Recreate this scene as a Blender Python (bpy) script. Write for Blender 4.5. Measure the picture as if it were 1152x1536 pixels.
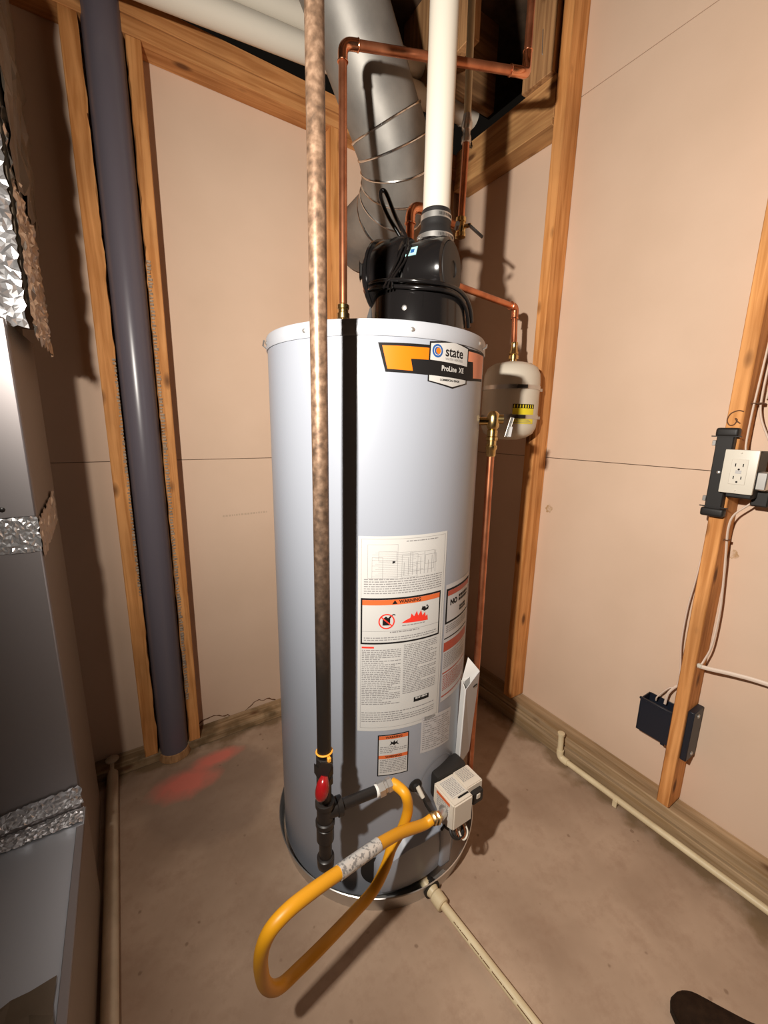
import bpy, bmesh, math, random
from mathutils import Vector, Matrix
random.seed(7)
C = bpy.context.scene.collection
for o in list(bpy.data.objects): bpy.data.objects.remove(o)
sc = bpy.context.scene

# ------------------------------------------------------------------ camera
cam_d = bpy.data.cameras.new('camera'); cam = bpy.data.objects.new('camera', cam_d); C.objects.link(cam)
cam_d.sensor_fit = 'HORIZONTAL'; cam_d.sensor_width = 36; cam_d.lens = 36*609/1152; cam_d.clip_start = .01
_r = Vector((.84315403, -.53736113, .01828404)); _d = Vector((-.09418269, -.18108794, -.97894677)); _f = Vector((.52935896, .82368087, -.20329514))
m4 = Matrix(((_r.x, -_d.x, -_f.x, 0), (_r.y, -_d.y, -_f.y, 0), (_r.z, -_d.z, -_f.z, 1.40), (0, 0, 0, 1)))
cam.matrix_world = m4
sc.camera = cam
# ------------------------------------------------------------------ world, lamp, exposure
w = bpy.data.worlds.new('world'); sc.world = w; w.use_nodes = True
w.node_tree.nodes['Background'].inputs[0].default_value = (1, .8, .62, 1)
w.node_tree.nodes['Background'].inputs[1].default_value = .006
ld = bpy.data.lights.new('work_lamp', 'SPOT'); lo = bpy.data.objects.new('work_lamp', ld); C.objects.link(lo)
lo.location = (-.32, .215, 1.72); ld.energy = 170; ld.shadow_soft_size = .022; ld.color = (1, .93, .84)
ld.spot_size = math.radians(176); ld.spot_blend = .83
_a, _e = math.radians(10), math.radians(-2)
lo.rotation_euler = Vector((math.cos(_a)*math.cos(_e), math.sin(_a)*math.cos(_e), math.sin(_e))).to_track_quat('-Z', 'Y').to_euler()
sc.view_settings.view_transform = 'Standard'; sc.view_settings.look = 'None'
sc.view_settings.gamma = 1; sc.view_settings.use_curve_mapping = False
sc.view_settings.exposure = 0.0

# ------------------------------------------------------------------ materials
def mat(name, col, rough=.6, metal=0, spec=.5, noise=None, bump=0, bscale=60, coat=0):
    """noise=(colour2, scale, lo, hi)"""
    m = bpy.data.materials.new(name); m.use_nodes = True; nt = m.node_tree; b = nt.nodes['Principled BSDF']
    b.inputs['Base Color'].default_value = (*col, 1); b.inputs['Roughness'].default_value = rough
    b.inputs['Metallic'].default_value = metal; b.inputs['Specular IOR Level'].default_value = spec
    b.inputs['Coat Weight'].default_value = coat; b.inputs['Coat Roughness'].default_value = .1
    tc = nt.nodes.new('ShaderNodeTexCoord')
    if noise:
        n = nt.nodes.new('ShaderNodeTexNoise'); n.inputs['Scale'].default_value = noise[1]; n.inputs['Detail'].default_value = 6
        nt.links.new(tc.outputs['Object'], n.inputs['Vector'])
        r = nt.nodes.new('ShaderNodeValToRGB'); r.color_ramp.elements[0].position = noise[2]; r.color_ramp.elements[1].position = noise[3]
        r.color_ramp.elements[0].color = (*noise[0], 1); r.color_ramp.elements[1].color = (*col, 1)
        nt.links.new(n.outputs['Fac'], r.inputs['Fac']); nt.links.new(r.outputs['Color'], b.inputs['Base Color'])
    if bump:
        n2 = nt.nodes.new('ShaderNodeTexNoise'); n2.inputs['Scale'].default_value = bscale; n2.inputs['Detail'].default_value = 4
        nt.links.new(tc.outputs['Object'], n2.inputs['Vector'])
        bp = nt.nodes.new('ShaderNodeBump'); bp.inputs['Strength'].default_value = bump; bp.inputs['Distance'].default_value = .003
        nt.links.new(n2.outputs['Fac'], bp.inputs['Height']); nt.links.new(bp.outputs['Normal'], b.inputs['Normal'])
    return m

def wood(name, axis, light=(.80, .43, .18), dark=(.58, .27, .09), knot=(.10, .035, .012), dirty=0):
    m = bpy.data.materials.new(name); m.use_nodes = True; nt = m.node_tree; b = nt.nodes['Principled BSDF']; L = nt.links.new
    b.inputs['Roughness'].default_value = .75; b.inputs['Specular IOR Level'].default_value = .25
    tc = nt.nodes.new('ShaderNodeTexCoord'); mp = nt.nodes.new('ShaderNodeMapping')
    s = [1, 1, 1]; s['XYZ'.index(axis)] = .05; mp.inputs['Scale'].default_value = s
    L(tc.outputs['Object'], mp.inputs['Vector'])
    n = nt.nodes.new('ShaderNodeTexNoise'); n.inputs['Scale'].default_value = 55; n.inputs['Detail'].default_value = 5; n.inputs['Distortion'].default_value = .6
    L(mp.outputs['Vector'], n.inputs['Vector'])
    r = nt.nodes.new('ShaderNodeValToRGB'); r.color_ramp.elements[0].position = .36; r.color_ramp.elements[1].position = .62
    r.color_ramp.elements[0].color = (*dark, 1); r.color_ramp.elements[1].color = (*light, 1); L(n.outputs['Fac'], r.inputs['Fac'])
    n3 = nt.nodes.new('ShaderNodeTexNoise'); n3.inputs['Scale'].default_value = 3.0; n3.inputs['Detail'].default_value = 3; L(tc.outputs['Object'], n3.inputs['Vector'])
    r3 = nt.nodes.new('ShaderNodeMapRange'); r3.inputs['From Min'].default_value = .3; r3.inputs['From Max'].default_value = .7; r3.inputs['To Min'].default_value = .72; r3.inputs['To Max'].default_value = 1.1
    L(n3.outputs['Fac'], r3.inputs['Value'])
    mx = nt.nodes.new('ShaderNodeMix'); mx.data_type = 'RGBA'; mx.blend_type = 'MULTIPLY'; mx.inputs[0].default_value = 1
    L(r.outputs['Color'], mx.inputs[6]); L(r3.outputs['Result'], mx.inputs[7])
    # knots
    mp2 = nt.nodes.new('ShaderNodeMapping'); s2 = [1, 1, 1]; s2['XYZ'.index(axis)] = .45; mp2.inputs['Scale'].default_value = s2
    L(tc.outputs['Object'], mp2.inputs['Vector'])
    v = nt.nodes.new('ShaderNodeTexVoronoi'); v.inputs['Scale'].default_value = 12; L(mp2.outputs['Vector'], v.inputs['Vector'])
    kr = nt.nodes.new('ShaderNodeMapRange'); kr.inputs['From Min'].default_value = .08; kr.inputs['From Max'].default_value = .2
    kr.inputs['To Min'].default_value = .85; kr.inputs['To Max'].default_value = 0; L(v.outputs['Distance'], kr.inputs['Value'])
    mk = nt.nodes.new('ShaderNodeMix'); mk.data_type = 'RGBA'; L(kr.outputs['Result'], mk.inputs[0]); L(mx.outputs[2], mk.inputs[6]); mk.inputs[7].default_value = (*knot, 1)
    out = mk.outputs[2]
    if dirty:
        n4 = nt.nodes.new('ShaderNodeTexNoise'); n4.inputs['Scale'].default_value = 14; n4.inputs['Detail'].default_value = 6; L((mp if dirty < .75 else tc).outputs[0 if dirty < .75 else 'Object'], n4.inputs['Vector'])
        r4 = nt.nodes.new('ShaderNodeMapRange'); r4.inputs['From Min'].default_value = .4; r4.inputs['From Max'].default_value = .62; r4.inputs['To Max'].default_value = dirty
        L(n4.outputs['Fac'], r4.inputs['Value'])
        md = nt.nodes.new('ShaderNodeMix'); md.data_type = 'RGBA'; L(r4.outputs['Result'], md.inputs[0]); L(out, md.inputs[6]); md.inputs[7].default_value = (.13, .085, .04, 1)
        out = md.outputs[2]
    L(out, b.inputs['Base Color'])
    bp = nt.nodes.new('ShaderNodeBump'); bp.inputs['Strength'].default_value = .25; bp.inputs['Distance'].default_value = .002
    L(n.outputs['Fac'], bp.inputs['Height']); L(bp.outputs['Normal'], b.inputs['Normal'])
    return m

def blotch(nt, tc, centre, radii, lo, hi, nscale=7, nstr=.5):
    """soft-edged patch: fac 1 inside, at a fixed spot of the floor (paint or dirt)"""
    L = nt.links.new
    mp = nt.nodes.new('ShaderNodeVectorMath'); mp.operation = 'SUBTRACT'; mp.inputs[1].default_value = centre; L(tc.outputs['Object'], mp.inputs[0])
    dv = nt.nodes.new('ShaderNodeVectorMath'); dv.operation = 'DIVIDE'; dv.inputs[1].default_value = radii; L(mp.outputs[0], dv.inputs[0])
    ln = nt.nodes.new('ShaderNodeVectorMath'); ln.operation = 'LENGTH'; L(dv.outputs[0], ln.inputs[0])
    n = nt.nodes.new('ShaderNodeTexNoise'); n.inputs['Scale'].default_value = nscale; n.inputs['Detail'].default_value = 5; L(tc.outputs['Object'], n.inputs['Vector'])
    ad = nt.nodes.new('ShaderNodeMath'); ad.operation = 'MULTIPLY_ADD'; ad.inputs[1].default_value = nstr*2; L(n.outputs['Fac'], ad.inputs[0]); L(ln.outputs['Value'], ad.inputs[2])
    mr = nt.nodes.new('ShaderNodeMapRange'); mr.inputs['From Min'].default_value = lo+nstr; mr.inputs['From Max'].default_value = hi+nstr
    mr.inputs['To Min'].default_value = 1; mr.inputs['To Max'].default_value = 0; L(ad.outputs[0], mr.inputs['Value'])
    return mr.outputs['Result']

def concrete():
    m = bpy.data.materials.new('concrete'); m.use_nodes = True; nt = m.node_tree; b = nt.nodes['Principled BSDF']; L = nt.links.new
    b.inputs['Roughness'].default_value = .62; b.inputs['Specular IOR Level'].default_value = .35
    tc = nt.nodes.new('ShaderNodeTexCoord')
    def noise(sc_, d, a, ca, b_, cb):
        n = nt.nodes.new('ShaderNodeTexNoise'); n.inputs['Scale'].default_value = sc_; n.inputs['Detail'].default_value = d; L(tc.outputs['Object'], n.inputs['Vector'])
        r = nt.nodes.new('ShaderNodeValToRGB'); r.color_ramp.elements[0].position = a; r.color_ramp.elements[1].position = b_
        r.color_ramp.elements[0].color = (*ca, 1); r.color_ramp.elements[1].color = (*cb, 1); L(n.outputs['Fac'], r.inputs['Fac']); return r.outputs['Color'], n
    c, n0 = noise(3.2, 8, .33, (.33, .225, .155), .68, (.50, .36, .26))
    def mixc(fac, c1, col):
        mx = nt.nodes.new('ShaderNodeMix'); mx.data_type = 'RGBA'
        if isinstance(fac, float): mx.inputs[0].default_value = fac
        else: L(fac, mx.inputs[0])
        L(c1, mx.inputs[6]); mx.inputs[7].default_value = (*col, 1); return mx.outputs[2]
    # small pits and spots
    v = nt.nodes.new('ShaderNodeTexVoronoi'); v.inputs['Scale'].default_value = 15; v.inputs['Randomness'].default_value = 1; L(tc.outputs['Object'], v.inputs['Vector'])
    nn = nt.nodes.new('ShaderNodeTexNoise'); nn.inputs['Scale'].default_value = 40; L(tc.outputs['Object'], nn.inputs['Vector'])
    ma = nt.nodes.new('ShaderNodeMath'); ma.operation = 'MULTIPLY_ADD'; ma.inputs[1].default_value = .22; L(nn.outputs['Fac'], ma.inputs[0]); L(v.outputs['Distance'], ma.inputs[2])
    mr = nt.nodes.new('ShaderNodeMapRange'); mr.inputs['From Min'].default_value = .15; mr.inputs['From Max'].default_value = .20; mr.inputs['To Min'].default_value = .6; mr.inputs['To Max'].default_value = 0
    L(ma.outputs[0], mr.inputs['Value']); c = mixc(mr.outputs['Result'], c, (.17, .10, .06))
    n9 = nt.nodes.new('ShaderNodeTexNoise'); n9.inputs['Scale'].default_value = 13; n9.inputs['Detail'].default_value = 10; n9.inputs['Roughness'].default_value = .7; L(tc.outputs['Object'], n9.inputs['Vector'])
    r9 = nt.nodes.new('ShaderNodeMapRange'); r9.inputs['From Min'].default_value = .48; r9.inputs['From Max'].default_value = .72; r9.inputs['To Max'].default_value = .45; L(n9.outputs['Fac'], r9.inputs['Value'])
    c = mixc(r9.outputs['Result'], c, (.26, .155, .10))
    # wet looking stain beside the drain pipe
    f = blotch(nt, tc, (.17, 1.47, 0), (.24, .22, 1), .85, 1.1, 5, .35); g = nt.nodes.new('ShaderNodeMath'); g.operation = 'MULTIPLY'; g.inputs[1].default_value = .45; L(f, g.inputs[0])
    c = mixc(g.outputs[0], c, (.20, .135, .10))
    # red marking paint
    for cc, rr in (((.085, 1.56, 0), (.13, .075, 1)), ((.22, 1.63, 0), (.11, .045, 1))):
        f = blotch(nt, tc, cc, rr, .45, 1.15, 14, .4); g = nt.nodes.new('ShaderNodeMath'); g.operation = 'MULTIPLY'; g.inputs[1].default_value = .8; L(f, g.inputs[0])
        c = mixc(g.outputs[0], c, (.80, .20, .15))
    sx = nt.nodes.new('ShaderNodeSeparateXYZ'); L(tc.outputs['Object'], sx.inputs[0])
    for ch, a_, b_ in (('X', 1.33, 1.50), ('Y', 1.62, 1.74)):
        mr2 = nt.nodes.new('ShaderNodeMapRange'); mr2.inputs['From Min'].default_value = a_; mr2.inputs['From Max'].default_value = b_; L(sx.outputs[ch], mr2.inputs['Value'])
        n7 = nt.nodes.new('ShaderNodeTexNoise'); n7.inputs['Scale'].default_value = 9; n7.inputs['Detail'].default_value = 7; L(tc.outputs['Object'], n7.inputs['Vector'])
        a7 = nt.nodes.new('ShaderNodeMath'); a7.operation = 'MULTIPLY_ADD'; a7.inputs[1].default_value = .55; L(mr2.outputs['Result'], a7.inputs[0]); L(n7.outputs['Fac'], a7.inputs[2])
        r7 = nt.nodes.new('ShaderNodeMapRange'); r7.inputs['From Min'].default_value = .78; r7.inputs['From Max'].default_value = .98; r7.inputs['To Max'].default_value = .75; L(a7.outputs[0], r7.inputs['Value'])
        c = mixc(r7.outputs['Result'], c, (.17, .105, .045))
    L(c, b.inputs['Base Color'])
    bp = nt.nodes.new('ShaderNodeBump'); bp.inputs['Strength'].default_value = .15; bp.inputs['Distance'].default_value = .003
    n5 = nt.nodes.new('ShaderNodeTexNoise'); n5.inputs['Scale'].default_value = 25; n5.inputs['Detail'].default_value = 6; L(tc.outputs['Object'], n5.inputs['Vector'])
    L(n5.outputs['Fac'], bp.inputs['Height']); L(bp.outputs['Normal'], b.inputs['Normal'])
    return m

M = {}
M['drywall'] = mat('drywall_paper', (.70, .515, .385), .8, spec=.2, noise=((.64, .465, .34), 2.5, .3, .7), bump=.05, bscale=90)
M['woodz'] = wood('stud_wood_upright', 'Z', light=(.74, .345, .12), dark=(.50, .20, .055)); M['woodx'] = wood('plate_wood_along_left', 'X', light=(.66, .315, .115), dark=(.45, .18, .055)); M['woody'] = wood('plate_wood_along_right', 'Y', light=(.60, .33, .13), dark=(.40, .19, .07))
M['woodz2'] = wood('stud_wood_brown', 'Z', light=(.46, .25, .11), dark=(.28, .14, .06))
M['dirtx'] = wood('dirty_plate_wood', 'X', light=(.42, .29, .17), dark=(.27, .17, .085), dirty=.8)
M['dirty'] = wood('dirty_sill_wood', 'Y', light=(.50, .35, .21), dark=(.34, .22, .11), dirty=.72)
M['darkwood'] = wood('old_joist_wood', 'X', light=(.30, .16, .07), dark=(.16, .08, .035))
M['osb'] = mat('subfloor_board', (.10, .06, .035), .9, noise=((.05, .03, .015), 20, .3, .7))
M['concrete'] = concrete()
M['jacket'] = mat('grey_enamel_jacket', (.29, .31, .355), .33, spec=.5)
M['cap'] = mat('pale_enamel_cap', (.37, .385, .42), .35)
M['paperw'] = mat('white_paper', (.72, .70, .67), .5)
M['dullred'] = mat('dull_red_ink', (.36, .05, .025), .45)
M['paper3'] = mat('control_label_stock', (.60, .56, .50), .45)
M['white'] = mat('white_plastic', (.66, .61, .52), .4)
M['cpvc'] = mat('cream_plastic_pipe', (.74, .62, .40), .45, noise=((.62, .50, .31), 12, .35, .65))
M['cpvcdirty'] = mat('dusty_cream_pipe', (.62, .50, .36), .6, noise=((.50, .40, .28), 14, .35, .65))
M['greypvc'] = mat('grey_drain_plastic', (.12, .105, .125), .28, spec=.5)
M['copper'] = mat('copper', (.66, .26, .13), .34, metal=.9, noise=((.38, .12, .055), 16, .3, .62))
M['copperb'] = mat('bright_copper', (.80, .36, .20), .22, metal=1)
M['brass'] = mat('brass', (.72, .53, .24), .25, metal=1, noise=((.55, .38, .15), 30, .3, .6))
M['blackiron'] = mat('black_iron', (.022, .018, .016), .35, metal=.2)
M['galv'] = mat('galvanised_steel', (.30, .285, .26), .55, metal=.6, noise=((.21, .20, .185), 9, .35, .65))
M['galvb'] = mat('bright_seam_steel', (.75, .73, .70), .22, metal=1)
M['steel'] = mat('steel', (.60, .58, .55), .34, metal=.85)
M['black'] = mat('gloss_black_plastic', (.008, .007, .007), .16, spec=.5)
M['blackm'] = mat('matt_black_plastic', (.016, .014, .013), .5, spec=.35)
M['rubber'] = mat('rubber', (.012, .011, .011), .55)
M['beige'] = mat('beige_control_plastic', (.62, .55, .46), .4)
M['tankw'] = mat('off_white_enamel', (.62, .56, .46), .35)
M['yellow'] = mat('yellow_coating', (.74, .33, .010), .42)
M['sleeve'] = mat('printed_silver_sleeve', (.62, .60, .57), .3, metal=.3, noise=((.25, .25, .25), 120, .42, .5))
M['furn'] = mat('furnace_sheet_metal', (.34, .31, .31), .42, metal=.6)
M['furns'] = mat('furnace_side_sheet', (.30, .24, .19), .5, metal=.3)
M['foil'] = mat('foil_tape', (.78, .77, .78), .3, metal=.8)
M['foild'] = mat('dusty_foil_wrap', (.66, .58, .50), .28, metal=.75)
M['paper'] = mat('white_label', (.50, .49, .47), .45)
M['paper2'] = mat('worn_label_and_shaded_page', (.46, .45, .455), .45)
M['ink'] = mat('black_ink', (.010, .009, .009), .6, spec=.15)
M['greyink'] = mat('fine_print_ink', (.22, .21, .21), .5)
M['orange'] = mat('orange_ink', (.62, .15, .003), .4)
M['worange'] = mat('warning_orange_ink', (.60, .12, .03), .45)
M['salmon'] = mat('salmon_ink', (.80, .27, .14), .45)
M['red'] = mat('red_ink', (.70, .035, .02), .45)
M['blue'] = mat('blue_ink', (.015, .08, .26), .4)
M['teal'] = mat('pale_blue_sticker', (.35, .62, .62), .4)
M['redv'] = mat('red_vinyl', (.30, .008, .010), .25, coat=.4)
M['yellab'] = mat('yellow_label', (.80, .66, .03), .4)
M['tie'] = mat('orange_zip_tie', (.95, .42, .05), .4)
M['cable'] = mat('white_cable_jacket', (.72, .58, .48), .45)
M['bluebox'] = mat('dark_junction_plastic', (.010, .013, .022), .45)
M['purple'] = mat('purple_primer', (.20, .14, .42), .4)
M['pencil'] = mat('brown_marker', (.13, .05, .015), .7)
M['plastic'] = mat('dusty_plastic_sheet', (.20, .155, .115), .35, noise=((.12, .09, .06), 6, .35, .65))
M['shoe'] = mat('dark_brown_suede', (.028, .014, .007), .9, spec=.15, noise=((.017, .008, .004), 60, .3, .7), bump=.3, bscale=300)
M['sole'] = mat('dark_sole', (.02, .012, .007), .8, spec=.2)
M['tapew'] = mat('white_thread_tape', (.82, .80, .76), .6)
M['iron'] = None
def rusty():
    m = mat('weathered_iron_pipe', (.20, .15, .12), .40, metal=.45); nt = m.node_tree; b = nt.nodes['Principled BSDF']; L = nt.links.new
    tc = nt.nodes.new('ShaderNodeTexCoord'); n = nt.nodes.new('ShaderNodeTexNoise'); n.inputs['Scale'].default_value = 75; n.inputs['Detail'].default_value = 8; L(tc.outputs['Object'], n.inputs['Vector'])
    r = nt.nodes.new('ShaderNodeValToRGB'); e = r.color_ramp.elements; e[0].position = .30; e[0].color = (.09, .055, .035, 1); e[1].position = .72; e[1].color = (.34, .22, .145, 1)
    k = e.new(.5); k.color = (.19, .115, .072, 1); L(n.outputs['Fac'], r.inputs['Fac'])
    # the rust and mill scale fade into plain black coating in the lower half of the pipe
    sx = nt.nodes.new('ShaderNodeSeparateXYZ'); L(tc.outputs['Object'], sx.inputs[0])
    mr = nt.nodes.new('ShaderNodeMapRange'); mr.inputs['From Min'].default_value = .55; mr.inputs['From Max'].default_value = 1.10; L(sx.outputs['Z'], mr.inputs['Value'])
    mx = nt.nodes.new('ShaderNodeMix'); mx.data_type = 'RGBA'; L(mr.outputs['Result'], mx.inputs[0]); mx.inputs[6].default_value = (.022, .017, .014, 1); L(r.outputs['Color'], mx.inputs[7])
    L(mx.outputs[2], b.inputs['Base Color']); return m
M['iron'] = rusty()

# ------------------------------------------------------------------ builders
class Thing:
    def __init__(s, name, label=None, cat=None, loc=(0, 0, 0), group=None, kind=None):
        o = bpy.data.objects.new(name, None); C.objects.link(o); o.location = loc; o.empty_display_size = .05
        if label: o['label'] = label
        if cat: o['category'] = cat
        if group: o['group'] = group
        if kind: o['kind'] = kind
        s.o = o; s.loc = Vector(loc)
    def part(s, name, bm, m, parent=None, label=None, kind=None, smooth=None):
        ob = mk(name, bm, m, s.loc, smooth); ob.parent = parent or s.o
        if label: ob['label'] = label
        if kind or name == 'print': ob['kind'] = kind or 'stuff'
        return ob
def mk(name, bm, m, loc=Vector((0, 0, 0)), smooth=None):
    loc = Vector(loc); bmesh.ops.translate(bm, verts=bm.verts, vec=-loc)
    me = bpy.data.meshes.new(name); bm.normal_update(); bm.to_mesh(me); bm.free()
    if isinstance(m, str): m = M[m]
    me.materials.append(m)
    if smooth is None or smooth:
        me.shade_smooth()
        try: me.set_sharp_from_angle(angle=math.radians(38))
        except Exception: pass
    return link(name, me)
def link(name, me):
    o = bpy.data.objects.new(name, me); C.objects.link(o); return o
def single(name, bm, m, label, cat, loc, group=None):
    o = mk(name, bm, m, loc); o.location = loc; o['label'] = label; o['category'] = cat
    if group: o['group'] = group
    return o
def V(*a): return Vector(a if len(a) > 1 else a[0])
def fr(z, x=None):
    """orthonormal basis whose third axis is z"""
    z = V(z).normalized(); x = V(x) if x is not None else (V(0, 0, 1) if abs(z.z) < .9 else V(1, 0, 0))
    x = (x - z*x.dot(z)).normalized(); y = z.cross(x); return x, y, z
def box(bm, a, b, bev=0, seg=1):
    a, b = V(a), V(b); r = bmesh.ops.create_cube(bm, size=1); vs = r['verts']
    for v in vs: v.co = V([(a[i]+b[i])/2 + v.co[i]*(b[i]-a[i]) for i in range(3)])
    if bev:
        es = list({e for v in vs for e in v.link_edges}); bmesh.ops.bevel(bm, geom=es, offset=bev, segments=seg, affect='EDGES', profile=.6)
    return bm
def obox(bm, c, x, y, z, sx, sy, sz, bev=0, seg=1):
    r = bmesh.ops.create_cube(bm, size=1); vs = r['verts']; c = V(c); x, y, z = V(x).normalized(), V(y).normalized(), V(z).normalized()
    for v in vs: p = v.co.copy(); v.co = c + x*p.x*sx + y*p.y*sy + z*p.z*sz
    if bev:
        es = list({e for v in vs for e in v.link_edges}); bmesh.ops.bevel(bm, geom=es, offset=bev, segments=seg, affect='EDGES', profile=.6)
    return bm
def B(): return bmesh.new()
def lathe(bm, prof, o, axis=(0, 0, 1), seg=32, closed=True, ref=None):
    """prof: (radius, height) list along the axis from o"""
    x, y, z = fr(axis, ref); o = V(o); rings = []
    for r, h in prof:
        if r < 1e-6: rings.append([bm.verts.new(o+z*h)])
        else: rings.append([bm.verts.new(o+z*h+(x*math.cos(2*math.pi*k/seg)+y*math.sin(2*math.pi*k/seg))*r) for k in range(seg)])
    for a, b in zip(rings, rings[1:]):
        if len(a) == 1 and len(b) == 1: continue
        for k in range(seg):
            k2 = (k+1) % seg
            if len(a) == 1: bm.faces.new((a[0], b[k2], b[k]))
            elif len(b) == 1: bm.faces.new((a[k], a[k2], b[0]))
            else: bm.faces.new((a[k], a[k2], b[k2], b[k]))
    if closed:
        if len(rings[0]) > 1: bm.faces.new(rings[0][::-1])
        if len(rings[-1]) > 1: bm.faces.new(rings[-1])
    return bm
def tube(bm, pts, r, seg=16, caps=True, flat=1.0):
    pts = [V(p) for p in pts]; n = len(pts); rs = r if isinstance(r, (list, tuple)) else [r]*n
    tans = []
    for i in range(n):
        t = (pts[min(i+1, n-1)]-pts[max(i-1, 0)]).normalized(); tans.append(t)
    x, y, _ = fr(tans[0]); rings = []
    for i in range(n):
        x = (x-tans[i]*x.dot(tans[i])).normalized(); y = tans[i].cross(x)
        k_ = 1.0
        if 0 < i < n-1:
            a = (pts[i]-pts[i-1]).normalized().dot(tans[i]); k_ = 1/max(a, .6)
        rings.append([bm.verts.new(pts[i]+(x*math.cos(2*math.pi*k/seg)+y*math.sin(2*math.pi*k/seg)*flat)*rs[i]) for k in range(seg)])
    for a, b in zip(rings, rings[1:]):
        for k in range(seg): bm.faces.new((a[k], a[(k+1) % seg], b[(k+1) % seg], b[k]))
    if caps: bm.faces.new(rings[0][::-1]); bm.faces.new(rings[-1])
    return bm
def spline(pts, n=8):
    """Catmull-Rom through pts"""
    P = [V(p) for p in pts]; P = [P[0]*2-P[1]]+P+[P[-1]*2-P[-2]]; out = []
    for i in range(1, len(P)-2):
        a, b, c, d = P[i-1:i+3]
        for k in range(n):
            t = k/n; out.append(.5*((2*b)+(c-a)*t+(2*a-5*b+4*c-d)*t*t+(3*b-3*c+d-a)*t**3))
    out.append(P[-2]); return out
def bend(a, c, b, rad=.03, n=7):
    """arc replacing the corner c between a and b"""
    a, b, c = V(a), V(b), V(c); p = c+(a-c).normalized()*rad; q = c+(b-c).normalized()*rad
    return [(p*(1-t)+c*t)*(1-t)+(c*(1-t)+q*t)*t for t in [k/n for k in range(n+1)]]
def cyl(bm, a, b, r, seg=20):
    a, b = V(a), V(b); return lathe(bm, [(r, 0), (r, (b-a).length)], a, b-a, seg)
def ring(bm, c, axis, R, r, seg=32, s2=8):
    x, y, z = fr(axis); c = V(c); g = []
    for k in range(seg):
        d = x*math.cos(2*math.pi*k/seg)+y*math.sin(2*math.pi*k/seg)
        g.append([bm.verts.new(c+d*(R+r*math.cos(2*math.pi*j/s2))+z*r*math.sin(2*math.pi*j/s2)) for j in range(s2)])
    for k in range(seg):
        for j in range(s2): bm.faces.new((g[k][j], g[(k+1) % seg][j], g[(k+1) % seg][(j+1) % s2], g[k][(j+1) % s2]))
    return bm
def band(bm, c, axis, R, t, h, seg=32):
    """flat strap: thickness t, height h"""
    return lathe_ring(bm, c, axis, [(R, -h/2), (R+t, -h/2), (R+t, h/2), (R, h/2)], seg)
def lathe_ring(bm, c, axis, prof, seg=32):
    x, y, z = fr(axis); c = V(c); g = []
    for k in range(seg):
        d = x*math.cos(2*math.pi*k/seg)+y*math.sin(2*math.pi*k/seg); g.append([bm.verts.new(c+d*r+z*h) for r, h in prof])
    m_ = len(prof)
    for k in range(seg):
        for j in range(m_): bm.faces.new((g[k][j], g[(k+1) % seg][j], g[(k+1) % seg][(j+1) % m_], g[k][(j+1) % m_]))
    bmesh.ops.recalc_face_normals(bm, faces=bm.faces); return bm
def prism(bm, poly, o, x, y, z, h):
    """polygon in the (x,y) plane extruded h along z"""
    o, x, y, z = V(o), V(x), V(y), V(z)
    a = [bm.verts.new(o+x*p[0]+y*p[1]) for p in poly]; b = [bm.verts.new(o+x*p[0]+y*p[1]+z*h) for p in poly]
    bm.faces.new(a[::-1]); bm.faces.new(b); n = len(poly)
    for k in range(n): bm.faces.new((a[k], a[(k+1) % n], b[(k+1) % n], b[k]))
    bmesh.ops.recalc_face_normals(bm, faces=bm.faces); return bm
def screw(bm, p, n, r=.004):
    return lathe(bm, [(r*1.25, -.001), (r*1.25, .0006), (r, .0012), (r, .0026), (r*.6, .0034), (0, .0036)], p, n, 8, closed=False)

# ================================================================== THE SETTING
# floor
bm = B(); bmesh.ops.create_grid(bm, x_segments=4, y_segments=4, size=1)
for v in bm.verts: v.co = V(.1+v.co.x*1.75, .15+v.co.y*1.75, 0)
r_ = bmesh.ops.extrude_face_region(bm, geom=list(bm.faces)); bmesh.ops.translate(bm, verts=[g for g in r_['geom'] if isinstance(g, bmesh.types.BMVert)], vec=(0, 0, -.08))
bmesh.ops.recalc_face_normals(bm, faces=bm.faces)
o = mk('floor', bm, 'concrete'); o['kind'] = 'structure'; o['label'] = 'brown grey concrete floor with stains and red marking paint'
# ceiling with joists
ceil = Thing('ceiling', kind='structure', loc=(0, 0, 3.0)); ceil.o['label'] = 'dark open joist ceiling'
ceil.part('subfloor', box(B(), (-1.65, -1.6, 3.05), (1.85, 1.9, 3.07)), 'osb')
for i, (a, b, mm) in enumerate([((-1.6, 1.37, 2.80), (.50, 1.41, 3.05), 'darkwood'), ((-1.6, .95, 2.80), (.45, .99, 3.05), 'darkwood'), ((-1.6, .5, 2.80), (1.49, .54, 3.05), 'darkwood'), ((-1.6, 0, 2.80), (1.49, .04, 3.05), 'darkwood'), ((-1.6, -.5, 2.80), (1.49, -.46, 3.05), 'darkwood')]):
    ceil.part('joist', box(B(), a, b, .002), mm)
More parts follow.
